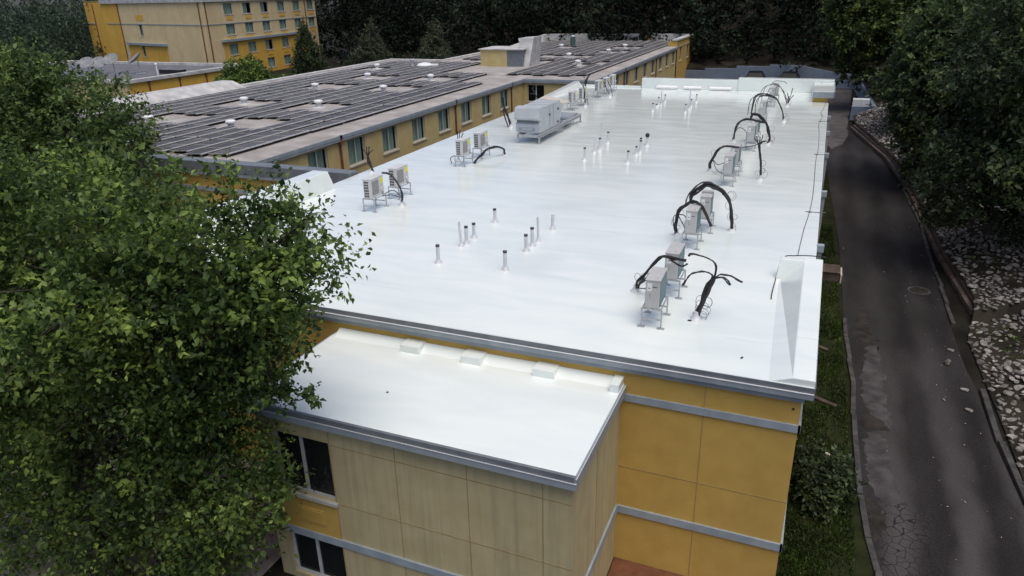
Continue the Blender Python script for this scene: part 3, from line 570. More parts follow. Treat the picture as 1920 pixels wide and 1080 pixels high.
# mushroom vents and the clear patches the panels leave around them
ventsA = [(x, y) for x in (-34.2, -28.4) for y in (29.5, 37.0, 44.4, 51.3)] + [(-37.9, 58.5)]
ventsC = [(-27.2, 71.3), (-23.9, 71.8), (-20.6, 64.5), (-21.3, 77.1), (-28.7, 83.5), (-21.3, 84.0)]
def clear(x, y):
    for vx, vy in ventsA + ventsC:
        if abs(x - vx - .35) < 1.45 and abs(y - vy - .1) < 1.46: return True
    return False
vm = MB(); vm.lathe((0, 0, 0), [(.42, 0), (.42, .04), (.17, .05), (.17, .26)], 14)
capm = MB(); capm.lathe((0, 0, .26), [(.17, 0), (.27, .02), (.27, .13), (.22, .18), (.08, .2)], 14)
v0 = None
wh = {0: 'nearest', 1: 'second', 2: 'third', 3: 'farthest'}
for i, (x, y) in enumerate(ventsA + ventsC):
    if i < 8: lab = 'white mushroom roof vent among the near solar panels, %s in the %s line' % (wh[i % 4], 'left' if i < 4 else 'right')
    elif i == 8: lab = 'white mushroom roof vent at the far left corner of the solar roof'
    else: lab = 'white mushroom vent on the far block beyond the penthouse, ' + ['left of the middle pair', 'right of the middle pair', 'nearest to the white roof', 'halfway to the far parapet', 'by the left far parapet', 'by the right far parapet'][i - 9]
    if v0 is None:
        v0 = empty('roof_vent', (x, y, 0), lab, 'roof vent', 'mushroom vents on the solar roof'); vm.build('vent_base', M['casingwhite'], v0); capm.build('vent_cap', M['white'], v0)
    else: dup(v0, (x, y, 0), 0, lab)
# solar panels
pn = MB(); Lp, Wp = 2.91, 1.12
pn.hexa([(-Wp / 2, -Lp / 2, .10), (Wp / 2 - .12, -Lp / 2, .20), (Wp / 2 - .12, Lp / 2, .20), (-Wp / 2, Lp / 2, .10), (-Wp / 2, -Lp / 2, .13), (Wp / 2 - .12, -Lp / 2, .23), (Wp / 2 - .12, Lp / 2, .23), (-Wp / 2, Lp / 2, .13)], 0)
pn.box(Wp / 2 - .12, Wp / 2 - .055, -Lp / 2, Lp / 2, .18, .245, 1); pn.box(-Wp / 2, -Wp / 2 + .02, -Lp / 2, Lp / 2, .09, .14, 1)
for yy in (-Lp / 2 + .01, 0, Lp / 2 - .03): pn.hexa([(-Wp / 2, yy, .13), (Wp / 2 - .12, yy, .23), (Wp / 2 - .12, yy + .025, .23), (-Wp / 2, yy + .025, .13), (-Wp / 2, yy, .145), (Wp / 2 - .12, yy, .245), (Wp / 2 - .12, yy + .025, .245), (-Wp / 2, yy + .025, .145)], 1)
for xx in (-.35, .33):
    for yy in (-1.2, 1.2): pn.box(xx - .03, xx + .03, yy - .15, yy + .15, .003, .12, 2)
pn.v = [(a_, b_, c_ * .7) for a_, b_, c_ in pn.v]
p0 = pn.build('solar_panel', [M['solar'], M['rail'], M['blackcap']]); p0.location = (-40, -40, -40)
rnd = random.Random(5); spots = []
for i in range(15):
    x = -23.75 - 1.12 * i
    for j in range(14):
        y = 24.7 + 2.95 * j + (.0 if i % 2 else .35)
        if y > (52.5 if x > -25 else (57.5 if x > -29.5 else 66)) - 1.5: continue
        if not clear(x, y): spots.append((x, y, 0))
for i in range(15):
    x = -17.75 - 1.12 * i
    for j in range(13):
        y = 57 + 2.95 * j + (.0 if i % 2 else .6)
        if x < -24.2 and y < 68: continue
        if y > 94: continue
        if not clear(x, y): spots.append((x, y, 1))
first = True
spots.sort(key=lambda q: q[0] ** 2 + q[1] ** 2)
for x, y, k in spots[:300]:
    o = p0 if first else p0.copy()
    if not first: scene.collection.objects.link(o)
    first = False
    o.location = (x + rnd.uniform(-.03, .03), y + rnd.uniform(-.05, .05), 0); o.rotation_euler = (0, rnd.uniform(-.006, .012), rnd.uniform(-.006, .006))
    tag(o, ['dark solar panel lying in the long rows between the vents on the tan roof', 'dark solar panel in the far rows beyond the yellow penthouse'][k], 'solar panel', 'solar panels on the tan roof')
print('solar panels', len(spots))
if len(spots) > 300:
    far = sorted(spots, key=lambda q: q[0] ** 2 + q[1] ** 2)[300:]; fm = MB()
    for x, y, k in far:
        for fidx, mi_ in zip(pn.f, pn.mi): pass
        o_ = len(fm.v); fm.v += [(a + x, b_ + y, c_) for a, b_, c_ in pn.v]; fm.f += [[i_ + o_ for i_ in f_] for f_ in pn.f]; fm.mi += pn.mi; fm.sm += pn.sm
    tag(fm.build('solar_array', [M['solar'], M['rail'], M['blackcap']]), 'farthest dark solar panels beyond the penthouse', 'solar panels', kind='stuff')
# small things on the wing roof
e = empty('exhaust_stack', (-28.2, 86.2, 0), 'dark green metal exhaust stack rising from the far solar roof', 'exhaust stack')
q = MB(); q.lathe((0, 0, 0), [(.30, 0), (.30, 1.1)], 14); q.build('stack', mat('dark_green_metal', (.05, .09, .08), (.07, .11, .10)), e); q = MB(); q.lathe((0, 0, 1.1), [(.34, 0), (.34, .12), (.1, .16)], 14); q.build('collar', M['galv'], e)
e = empty('exhaust_fan', (-34.6, 60.6, 0), 'white pipe and crumpled white duct fan at the back edge of the solar roof', 'exhaust fan')
q = MB(); q.lathe((-.8, 0, 0), [(.16, 0), (.16, .55), (.24, .56), (.24, .7)], 12); q.build('pipe', M['white'], e)
q = MB(); q.lathe((.5, 0, 0), [(.7, 0), (.75, .2), (.5, .36), (.15, .42)], 10); q.obox((1.3, .3, .14), (.8, .6, .25), .4); q.build('duct', M['white'], e, bevel=.03)

# ------------------------------------------------------------------ condenser units on the white roof
def condenser(name, lab, side):
    e = empty(name, (0, 0, 0), lab, 'air conditioner', 'condenser units on the white roof')
    c = MB(); cm = M['casing'] if side == 'coil' else M['casingwhite']
    c.box(-.145, .145, -.375, .375, .425, 1.03); body = c.build('casing', cm, e, bevel=.018)
    q = MB(); q.box(-.155, .155, -.385, .385, 1.022, 1.042)
    if side == 'coil': q.box(.02, .09, -.26, -.19, 1.04, 1.055); q.box(.035, .055, -.26, -.05, 1.04, 1.05)
    q.build('lid', cm, e, bevel=.006)
    if side == 'coil':
        q = MB(); q.box(.143, .152, -.355, .355, .45, 1.0); q.build('coil', M['teal'], e)
        q = MB(); q.box(-.11, -.02, -.379, -.374, .80, .97); q.build('paper_label', M['paper'], e)
        q = MB(); q.box(.0, .085, -.378, -.374, .885, .90); [q.box(-.06, -.045, -.378, -.374, zz, zz + .015) for zz in (.66, .695, .73)]; q.box(-.09, -.04, -.380, -.374, .855, .87)
        q.build('badge', M['slot'], e)
        q = MB(); q.box(-.2, -.146, -.1, .2, .5, .66); q.build('valve_cover', cm, e, bevel=.01)
    else:
        q = MB()
        for r in range(6):
            for k in range(3):
                q.box(-.105 + k * .056, -.062 + k * .056, -.379, -.374, .47 + r * .088, .53 + r * .088)
        q.build('side_vent', M['slot'], e)
        q = MB(); q.box(.144, .150, -.31, .08, .52, .96, 0)
        for k in range(9): q.box(.150, .154, -.31, .08, .535 + k * .05, .541 + k * .05, 1)
        for k in range(7): q.box(.150, .155, -.30 + k * .058, -.295 + k * .058, .52, .96, 1)
        q.build('fan_grille', [M['grille'], cm], e)
        q = MB(); q.box(.144, .149, .19, .345, .80, .97); q.build('yellow_sticker', M['yellow'], e)
        q = MB(); q.lathe((0, 0, 0), [(.07, -.01), (.07, .03)], 12); me = q.build('service_cover', cm, e); me.rotation_euler = (0, R(90), 0); me.location = (.16, .25, .6)
    st = MB()
    for yy in (-.36, .36):
        st.box(-.2, .2, yy - .018, yy + .018, .39, .425); st.box(-.2, .2, yy - .012, yy + .012, .17, .20)
    for xx in (-.185, .185): st.box(xx - .014, xx + .014, -.345, .345, .395, .42)
    st.build('stand_frame', M['galv'], e)
    for xx in (-.2, .2):
        for yy in (-.36, .36):
            l = MB(); l.box(xx - .014, xx + .014, yy - .014, yy + .014, .01, .41); lo = l.build('leg', M['galv'], e)
            l = MB(); l.box(xx - .075, xx + .075, yy - .05, yy + .05, .0, .012); l.build('foot_plate', M['galv'], lo)
    return e
RU = [(-2.62, 13.58, 'nearest grey condenser unit of the right row, standing left of the splayed black cable trunk'),
      (-2.56, 15.25, 'grey condenser unit right behind the nearest one, crossed by loose black cable ends'),
      (-2.72, 18.62, 'third grey condenser unit of the right row, with an arch of cables over its top'),
      (-2.60, 20.08, 'fourth unit of the right row, under the tall black cable arch curving to the right'),
      (-2.64, 25.48, 'fifth grey condenser unit of the right row, with a cable arch leaning to the left'),
      (-2.62, 27.06, 'sixth condenser unit of the right row, half hidden behind the fifth'),
      (-2.50, 31.52, 'seventh condenser unit of the right row, beside the upright forked cable post'),
      (-2.50, 33.2, 'eighth condenser unit of the right row, just behind the seventh'),
      (-2.62, 38.4, 'ninth condenser unit of the right row, under the long thin cable arches'),
      (-2.60, 43.9, 'last but one condenser unit of the right row, near the rear parapet'),
      (-2.52, 45.6, 'farthest condenser unit of the right row, peeping over the one before it')]
LU = [(-12.78, 18.9, 'nearest pale condenser unit of the left row, with yellow sticker and cable arch'),
      (-12.78, 20.44, 'pale condenser unit with yellow sticker just behind the nearest one of the left row'),
      (-12.82, 25.43, 'third pale condenser unit of the left row, before the big rooftop unit'),
      (-12.78, 27.0, 'fourth pale condenser unit of the left row, next to the low bent cable bundle'),
      (-13.05, 39.9, 'pale condenser unit just behind the big grey rooftop unit and its rails'),
      (-13.0, 41.7, 'pale condenser unit beside the tall upright cable behind the big rooftop unit'),
      (-13.05, 45.2, 'pale condenser unit at the far left corner of the white roof, front one of three'),
      (-13.0, 46.8, 'middle one of the three condenser units at the far left corner of the white roof'),
      (-13.0, 48.3, 'rearmost of the three condenser units at the far left corner of the white roof')]
rnd = random.Random(11)
for lst, side in ((RU, 'coil'), (LU, 'fan')):
    base = None
    for x, y, lab in lst:
        if base is None: base = condenser('condenser_unit', lab, side); base.location = (x, y, 0); base.rotation_euler = (0, 0, R(1.5))
        else: dup(base, (x, y, 0), R(rnd.uniform(-2.5, 3.5)), lab)

# ------------------------------------------------------------------ cable bundles
def cables(base, runs, lab, thick=.036, strands=3, boot=True, seed=0, loops=0, hang=None):
    """runs: list of (list of points, radius)"""
    rnd = random.Random(seed)
    e = empty('cable_bundle', base, lab, 'cable bundle', 'black cable bundles on the white roof')
    mb = MB()
    for pts, r in runs:
        sp = smooth_path(pts, 6)
        for s in range(strands if r > .02 else 1):
            off = Vector((rnd.uniform(-1, 1), rnd.uniform(-1, 1), rnd.uniform(-1, 1))) * r * (.75 if strands > 1 else 0)
            k = len(sp); ph = rnd.uniform(0, 6)
            mb.tube([p + off * (1 + .5 * math.sin(ph + i * .8)) - Vector(base) for i, p in enumerate(sp)],
                    [r * (.62 if strands > 1 and r > .02 else 1) * (1 + .16 * math.sin(i * 2.1 + ph)) for i in range(k)], 6)
    mb.build('cables', M['black'], e)
    if loops:
        lp = MB()
        for pts, r in runs[:1]:
            sp = smooth_path(pts, 6)
            for k in range(loops):
                p = sp[rnd.randrange(1, max(2, len(sp) // 2))]; a = rnd.uniform(-.4, .4); w = rnd.uniform(.05, .13)
                lp.tube([p - Vector(base) + Vector((w * (1 - math.cos(t)) * (1 if k % 3 else -.7), a * .1 * math.sin(t), w * 1.1 * math.sin(t))) for t in [2 * math.pi * i / 12 for i in range(13)]], .0045, 4)
        lp.build('loose_wire', M['black'], e)
    if boot:
        q = MB(); q.lathe((0, 0, 0), [(.13, 0.002), (.09, .03), (.055, .10), (.05, .16)], 12); q.build('boot', M['pipe'], e)
    return e
def yp(y, pts, dy=0.0): return [(x, y + dy * i, z) for i, (x, z) in enumerate(pts)]
T, C_, S = .05, .030, .013
cables((-1.83, 13.95, 0), [(yp(13.98, [(-1.81, .02), (-1.68, .47), (-1.53, .93)]), .072), (yp(13.98, [(-1.53, .93), (-1.56, 1.25), (-1.98, 1.36), (-2.1, 1.28)], .06), .022),
    (yp(13.98, [(-1.53, .93), (-1.63, 1.04), (-1.85, 1.05), (-2.01, .95), (-2.11, .75)], -.05), .022), (yp(13.98, [(-1.53, .93), (-1.41, 1.03), (-1.22, 1.0), (-.99, .89)], .04), .024), (yp(13.98, [(-1.53, .93), (-1.36, .99), (-1.2, .87)], -.05), .024)],
    'thick black cable trunk splaying into loose ends beside the nearest right unit', strands=2, seed=1, loops=9)
cables((-3.35, 15.0, 0), [(yp(15.0, [(-3.35, .05), (-3.3, .3), (-3.1, .56), (-2.81, 1.0), (-2.55, 1.09), (-2.2, 1.1)], -.13), .034), (yp(15.0, [(-3.33, .05), (-3.2, .3), (-3.03, .5), (-2.85, .8)], -.18), .03), (yp(14.45, [(-2.58, 1.09), (-2.3, .93), (-2.15, 1.0)]), .02), (yp(15, [(-3.33, .1), (-3.1, .16), (-2.72, .42)], -.15), .012)],
    'black cables rising left of the two nearest right units and crossing behind the first', seed=2, loops=3)
cables((-1.86, 20.2, 0), [(yp(20.2, [(-1.86, .03), (-1.9, .49), (-2.03, .94), (-2.4, 1.24), (-2.68, 1.26), (-3.0, .98), (-3.04, .7)], -.02), .058), (yp(20.2, [(-2.0, .85), (-2.35, 1.2), (-2.75, 1.33), (-3.1, 1.0), (-3.2, .6)], -.03), .02)],
    'tall thick black cable arch curving right and down from the fourth right unit', seed=3, loops=8)
cables((-3.24, 19.3, 0), [(yp(19.3, [(-3.24, .03), (-3.25, .39), (-3.15, .78), (-2.85, 1.06), (-2.56, 1.04), (-2.25, .54)], -.12), .042), (yp(19.3, [(-3.25, .6), (-3.05, .62), (-2.9, .45)], -.1), .013), (yp(19.3, [(-3.25, .58), (-3.1, .4), (-2.92, .1)], -.1), .013), (yp(19.3, [(-3.27, .6), (-3.36, .45), (-3.3, .1)]), .013)],
    'black cable arch reaching from the left over the top of the third right unit', seed=4, loops=3)
cables((-1.64, 26.4, 0), [(yp(26.4, [(-1.64, .03), (-1.72, .7), (-1.83, 1.25)]), .06), (yp(26.4, [(-1.83, 1.25), (-2.0, 1.17), (-2.37, 1.09)]), .016)] +
    [([(-1.8, 26.4, 1.22), (-1.8 + dx * .5, 26.4 + dy, 1.34), (-1.8 + dx, 26.4 + dy * 2, 1.22 + dz)], .017) for dx, dy, dz in ((-.2, .05, .2), (-.08, -.1, .34), (.07, .1, .3), (.2, -.05, .18), (.26, .08, .08), (.0, .05, .25))],
    'upright black cable post with a forked crown right of the sixth and seventh units', strands=2, seed=5, loops=6)
cables((-3.51, 27.25, 0), [(yp(27.25, [(-3.51, .03), (-3.46, .4), (-3.21, .87), (-2.94, 1.07), (-2.5, 1.08)], -.2), .045), (yp(27.25, [(-3.42, .42), (-3.2, .36), (-2.9, .55)], -.5), .013), (yp(27.25, [(-3.42, .42), (-3.2, .16), (-2.85, .12)], -.5), .013)],
    'black cable arch springing from the roof left of the fifth right unit', seed=6, loops=1)
cables((-1.87, 32.9, 0), [(yp(32.9, [(-1.87, .03), (-1.84, .34), (-2.0, .83), (-2.32, 1.2), (-2.6, 1.26), (-2.7, 1.1)]), .058)], 'thick black cable arch falling to the right of the eighth right unit', seed=7, loops=6)
cables((-3.34, 33.1, 0), [(yp(33.1, [(-3.34, .03), (-3.29, .55), (-3.05, .98), (-2.6, 1.07), (-2.1, 1.0)], -.2), .04), (yp(33.1, [(-3.4, .1), (-3.2, .6), (-2.9, .5), (-2.7, .1)]), .014)], 'black cable arch rising left of the eighth unit and running over the seventh', seed=8, loops=2)
cables((-1.59, 38.9, 0), [(yp(38.9, [(-1.59, .03), (-1.72, .5), (-2.08, 1.12), (-2.7, 1.3), (-3.06, 1.15), (-3.2, .3)]), .045), (yp(38.9, [(-2.1, 1.12), (-2.7, 1.24), (-3.0, 1.0), (-3.0, .4)], -.08), .018), (yp(38.9, [(-2.3, 1.2), (-2.8, 1.2), (-3.3, 1.0), (-3.4, .2)], .08), .018)], 'long black cable arch spanning the ninth right unit', strands=2, seed=9, loops=6)
cables((-1.8, 44.9, 0), [(yp(44.9, [(-3.25, .02), (-3.1, .8), (-2.9, 1.02), (-2.51, 1.1), (-2.15, .78), (-1.8, .02)]), .022), (yp(44.6, [(-3.4, .02), (-3.2, .8), (-2.9, 1.06), (-2.4, 1.08), (-1.95, .6), (-1.8, .02)]), .018), (yp(45.2, [(-3.0, .3), (-2.7, 1.15), (-2.2, 1.2), (-1.95, 1.1)]), .016)], 'thin black cables arched over the last units of the right row', strands=2, seed=10)
cables((-1.73, 44.2, 0), [([(-1.73 , 44.2, .02), (-1.70 + dx * .3, 44.2 + dy * .5, .35), (-1.7 + dx, 44.2 + dy, h)], .022) for dx, dy, h in ((.15, 0, .98), (-.1, .1, .7), (.25, .1, .6), (.0, -.1, .55), (-.22, 0, .5))], 'short black cable ends sticking up fan-like near the rear right corner', strands=2, seed=12, loops=3)
cables((-15.7, 23.2, 0), [(yp(23.2, [(-15.62, .02), (-15.7, .3), (-15.80, .62)]), .062)] + [([(-15.8, 23.2, .6), (-15.8 + dx * .4, 23.2, .75), (-15.8 + dx, 23.2 + dy, .6 + dz)], .02) for dx, dy, dz in ((-.2, 0, .28), (-.05, .05, .36), (.13, 0, .42), (.2, .05, .24))], 'black cable stump with frayed top by the left edge, behind the nearest left units', strands=2, seed=13)
cables((-12.16, 19.5, 0), [(yp(19.5, [(-12.16, .02), (-12.08, .36), (-12.2, .74), (-12.44, 1.02), (-12.72, 1.06)], -.03), .04), (yp(19.5, [(-12.16, .3), (-12.35, .5), (-12.6, .42)], -.1), .014), (yp(19.5, [(-12.16, .25), (-12.4, .36), (-12.7, .34)], -.15), .014)], 'black cable arch dropping to the roof right of the nearest left unit', seed=14, loops=2)
cables((-12.0, 27.6, 0), [([(-12.0, 27.6, .02), (-12.02, 27.5, .26), (-12.2, 27.2, .40), (-12.42, 26.8, .38), (-12.5, 26.3, .22), (-12.52, 25.7, .05)], .05)], 'low black cable bundle bent down to the roof beside the fourth left unit', seed=15)
cables((-13.3, 25.9, 0), [([(-13.3 , 25.9, .02), (-13.3 + dx * .3, 25.9, .6), (-13.25 + dx, 25.9 + dy, h)], .018) for dx, dy, h in ((.1, 0, 1.3), (-.06, .1, 1.22), (.18, .1, 1.15))] + [([(-13.3, 25.6, .3), (-13.45, 25.5, .2), (-13.3, 25.3, .05)], .015)], 'black cable ends sticking up behind the third left unit', strands=2, seed=16)
cables((-14.28, 33.8, 0), [(yp(33.8, [(-14.28, .02), (-14.46, .56), (-14.63, .95), (-14.72, 1.42)]), .05), (yp(33.7, [(-14.4, .02), (-14.58, .5), (-14.66, .9)]), .04)], 'tall leaning black cable bundle left of the big grey rooftop unit', strands=3, seed=17)
cables((-13.4, 35.4, 0), [([(-13.4, 35.4, .02), (-13.42, 35.4, .9), (-13.5, 35.4, 1.3), (-13.75, 35.4, 1.75)], .035), ([(-13.46, 35.4, 1.25), (-13.6, 35.4, 1.42), (-13.85, 35.4, 1.45)], .02), ([(-13.7, 35.4, 1.7), (-13.68, 35.4, 2.05)], .02)], 'black branching cables poking up behind the big grey rooftop unit', strands=2, seed=18)
cables((-12.74, 41.4, 0), [(yp(41.4, [(-12.74, .02), (-12.84, .79), (-12.9, 1.2)]), .045), ([(-12.9, 41.4, 1.15), (-13.1, 41.4, 1.4)], .025), ([(-12.88, 41.4, 1.1), (-12.75, 41.4, 1.5)], .02), ([(-12.74, 41.4, .3), (-12.6, 41.3, .4), (-12.5, 41.2, .1)], .014)], 'upright forked black cable right of the sixth left unit', strands=2, seed=19, loops=3)
cables((-13.6, 43.8, 0), [(yp(43.8, [(-13.6, .02), (-13.55, .6), (-13.42, 1.2), (-13.2, 1.55)]), .05), (yp(43.8, [(-13.42, 1.1), (-13.6, 1.35)]), .025)], 'black cable bundle standing between the left row units near the far left corner', strands=3, seed=20, loops=3)
cables((-12.4, 45.6, 0), [(yp(45.6, [(-12.4, .02), (-12.65, .5), (-12.85, .9)]), .03), (yp(45.8, [(-12.3, .02), (-12.45, .6), (-12.7, 1.0)]), .022)], 'thin black cables beside the three far left corner units', strands=2, seed=21)

# ------------------------------------------------------------------ vent pipes in pairs of lines
PIPES = [(-8.49, 15.13, .48), (-8.53, 16.52, .68), (-8.47, 16.72, .49), (-8.49, 17.25, .42), (-8.52, 18.77, .41), (-6.68, 15.24, .49), (-6.70, 16.69, .46), (-6.70, 17.14, .51), (-6.68, 17.53, .70), (-6.67, 18.68, .46),
 (-8.52, 27.7, .48), (-8.56, 29.21, .68), (-8.47, 29.72, .49), (-8.54, 30.14, 1.06), (-8.56, 31.31, .47), (-6.75, 27.72, .45), (-6.77, 29.24, .33), (-6.73, 29.74, .48), (-6.80, 30.06, .52), (-6.78, 31.27, .36),
 (-8.61, 40.7, .40), (-8.70, 42.2, .14), (-8.74, 42.75, .45), (-8.61, 42.98, .80), (-8.65, 44.28, .39), (-6.79, 40.59, .42), (-6.80, 41.89, 1.06), (-6.83, 42.64, .40), (-6.84, 44.55, .43)]
cl = ['front', 'middle', 'rear']; order = ['nearest', 'second', 'third', 'fourth', 'farthest']
lines = {}
for i, (x, y, h) in enumerate(PIPES):
    key = (0 if y < 22 else 1 if y < 35 else 2, x < -7.6); lines.setdefault(key, []).append(i)
where = {i: (k, sorted(v, key=lambda j: PIPES[j][1]).index(i), len(v)) for k, v in lines.items() for i in v}
for i, (x, y, h) in enumerate(PIPES):
    k, n, tot = where[i]; tall = h > .6; o5 = 'farthest' if n == tot - 1 else order[n]
    capless = tall or i in (9,)
    look = 'tall thin uncapped' if tall else 'short white topped' if i == 9 else 'black ball capped' if i == 19 else 'very short' if h < .2 else 'short black capped'
    lab = '%s vent pipe, %s in the %s line of the %s roof group' % (look, o5, 'left' if k[1] else 'right', cl[k[0]])
    e = empty('vent_pipe', (x, y, 0), lab, 'vent pipe', 'vent pipes on the white roof')
    e.rotation_euler = (R(rnd.uniform(-1.5, 1.5)), R(-3.5 if i == 1 else rnd.uniform(-1, 1)), 0)
    r = .032 if tall else (.04 if i == 16 else .046)
    q = MB(); q.lathe((0, 0, 0), [(r, .01), (r, h - .002)], 14, 0); q.build('pipe', M['pipe'], e)
    q = MB(); q.lathe((0, 0, 0), [(r + .055, .002), (r + .035, .02), (r + .018, .075), (r + .003, .10)], 14); q.build('flashing_boot', M['pipe'], e)
    if i == 19: q = MB(); q.lathe((0, 0, h), [(.03, -.04), (.08, .0), (.095, .06), (.075, .13), (.03, .16)], 12); q.build('ball_cap', M['blackcap'], e)
    elif not capless:
        q = MB(); q.lathe((0, 0, h), [(r + .005, -.035), (r + .006, .012), (r - .006, .014), (r - .012, -.02)], 14, 0, False); q.build('cap', M['blackcap'], e)
    else: q = MB(); q.lathe((0, 0, h), [(r + .001, -.004), (r - .004, .004)], 14); q.build('pipe_rim', M['white'] if i == 9 else M['pipe'], e)

# ------------------------------------------------------------------ big rooftop unit on rails
e = empty('rooftop_unit', (-11.9, 32, 0), 'big grey boxy rooftop air handler on two long steel rails, left side of white roof', 'rooftop unit')
q = MB(); q.box(-12.5, -11.38, 30.55, 32.9, .45, 1.5); q.build('cabinet', M['greymetal'], e, bevel=.015)
q = MB(); q.xprism([(30.55, .46), (30.22, .46), (30.22, .84), (30.30, .90), (30.30, 1.02), (30.08, 1.04), (30.02, 1.12), (30.12, 1.56), (30.55, 1.60)], -12.54, -11.36); q.build('intake_hood', M['greymetal'], e, bevel=.012)
q = MB(); q.box(-12.40, -11.62, 30.20, 30.225, .56, .68); q.build('nameplate', M['fascia'], e, bevel=.004)
q = MB(); q.box(-12.25, -11.75, 30.195, 30.205, .585, .655); q.build('nameplate_panel', M['greymetal'], e)
q = MB(); q.box(-11.62, -11.50, 30.27, 30.30, .90, 1.0); q.build('latch_box', M['grille'], e)
q = MB(); q.box(-12.5, -11.66, 30.285, 30.302, .905, 1.0); q.build('intake_louver', M['fasciadark'], e)
q = MB()
for yy in (30.6, 31.4, 32.1, 32.85): q.box(-12.52, -11.36, yy - .02, yy + .02, 1.5, 1.545)
q.box(-12.5, -11.38, 30.6, 32.85, 1.5, 1.53); q.build('roof_panel', M['greymetal'], e)
for yy in (31.55, 32.2): pass
q = MB(); q.box(-11.385, -11.372, 31.50, 31.515, .48, 1.48); q.box(-11.385, -11.372, 32.0, 32.01, .48, 1.48); q.build('panel_seam', M['fasciadark'], e)
for yy, zz in ((31.45, 1.12), (32.6, 1.22), (32.6, .62)):
    q = MB(); q.box(-11.38, -11.345, yy - .1, yy + .1, zz - .03, zz + .03); q.box(-11.36, -11.33, yy - .04, yy + .06, zz - .07, zz + .03); q.build('door_handle', M['grille'], e, bevel=.006)
for xx in (-12.4, -11.38):
    q = MB(); q.box(xx - .05, xx + .05, 30.05, 36.25, .40, .43); q.box(xx - .05, xx + .05, 30.05, 36.25, .27, .30); q.box(xx - .008, xx + .008, 30.05, 36.25, .30, .40); q.build('rail', M['galv'], e)
    for yy in (30.12, 33.1, 36.15):
        q = MB(); q.box(xx - .03, xx + .03, yy - .03, yy + .03, .03, .27); q.box(xx - .07, xx + .07, yy - .07, yy + .07, .003, .03); q.build('leg', M['galv'], e)
q = MB(); [q.box(-12.35, -11.43, yy - .03, yy + .03, .29, .39) for yy in (30.1, 33.2, 36.1)]; q.build('cross_member', M['galv'], e)
q = MB(); q.box(-12.35, -11.44, 34.0, 35.9, .432, .50); q.build('base_pan', M['fascia'], e, bevel=.01)
q = MB(); q.hexa([(-12.35, 32.9, .45), (-11.45, 32.9, .45), (-11.45, 33.05, .45), (-12.35, 33.05, .45), (-12.35, 32.9, 1.3), (-11.45, 32.9, 1.3), (-11.45, 33.6, 1.3), (-12.35, 33.6, 1.3)]); q.build('rear_hood', M['greymetal'], e)
q = MB(); q.hexa([(-12.35, 32.9, 1.56), (-11.35, 33.6, 1.26), (-11.35, 34.3, 1.26), (-12.45, 33.8, 1.58), (-12.35, 32.9, 1.60), (-11.35, 33.6, 1.31), (-11.35, 34.3, 1.31), (-12.45, 33.8, 1.62)]); q.build('tan_hood_panel', M['tan'], e)
settle(e)

# ------------------------------------------------------------------ cords lying on the roof
CORD = [(.28, 46.59), (.14, 43.25), (.05, 42.1), (.15, 40.79), (.03, 38.55), (.1, 35.8), (.14, 32.13), (.1, 30.14), (.14, 25.13), (.1, 22.72), (.01, 20.87), (-.05, 18.58)]
q = MB(); q.tube(smooth_path([(x, y, .013) for x, y in CORD], 6), .011, 5); tag(q.build('loose_cord', M['grille']), 'thin grey cord lying along the right edge of the white roof', 'cord')
q = MB(); q.tube(smooth_path([(.58, 17.25, .50), (.2, 17.2, .515), (-.1, 17.1, .515), (-.32, 17.15, .45), (-.42, 17.2, .2), (-.45, 16.9, .02), (-.47, 15.9, .013), (-.46, 15.5, .013)], 6), .013, 5); tag(q.build('loose_cord', M['black']), 'black cord draped over the raised right edge of the roof near the front', 'cord')
q = MB(); q.tube(smooth_path([(-.1, 50.4, .82), (-.12, 50.05, .6), (-.15, 50.02, .1), (-.6, 49.6, .02), (-.3, 47, .014), (.3, 46.8, .013)], 6), .012, 5); tag(q.build('loose_cord', M['black']), 'dark cord hanging down the rear parapet at the right far corner', 'cord')
for x, y in ((.12, 31.2), (.10, 22.7), (.1, 39.3)):
    q = MB(); q.tube([(x - .12, y, .02), (x + .45, y + .02, .03)], .012, 5); q.lathe((x, y, .005), [(.05, 0), (.04, .035), (.01, .045)], 8)
    tag(q.build('cord_clip', M['grille']), 'small dark clip holding the grey cord at the right roof edge', 'clip', 'cord clips on the right roof edge')
for n, (x, y, r) in enumerate(((-1.93, 13.8, .035), (-6.9, 10.0, .02), (-.75, 12.5, .03))):
    q = MB(); q.obox((x, y, .012 if y > 11.8 else -.608), (r * 2.2, r, .02), .6 * n)
    tag(q.build('roof_scrap', M['slot'], bevel=.003), ['small black scrap lying by the splayed cable trunk', 'tiny dark scrap on the lower bay roof', 'tiny dark scrap near the front right roof corner'][n], 'scrap')

# ------------------------------------------------------------------ tall yellow hotel block, back left
TB = -7.0
HT = empty('hotel_building', (-95, 98, TB), 'tall yellow hotel block with rows of curtained windows at the back left', 'building')
c0 = Vector((-80.5, 82.0)); cL = Vector((-109.5, 89.9)); cF = Vector((-118.0, 93.0)); cR = Vector((-85.4, 113.6))
top = 6.1
uR = (cR - c0).normalized(); nR = Vector((uR.y, -uR.x)); LR = (cR - c0).length
uL = (cL - c0).normalized(); nL = Vector((-uL.y, uL.x)); LL = (cL - c0).length
if nR.dot(-c0) < 0: nR = -nR
if nL.dot(-c0) < 0: nL = -nL
rows = [4.78, 2.0, -.82, -3.55]
wr = []
for r, zc in enumerate(rows):
    for u in (5.85, 10.7, 15.5, 20.5, 25.4, 30.2):
        if u > 26 and r > 1: continue
        wr.append((u - 1.12, u + 1.12, zc - .8, zc + .75))
b = MB(); up = [w for w in wr if w[2] > .6]; lo = [w for w in wr if w[2] < .6]
facade(b, c0, uR, nR, LR, .35, top, up, .18)
facade(b, c0, uR, nR, 3.4, TB, .35, [], 0)
b2 = MB(); b3 = MB(); P2 = c0 + uR * 3.4
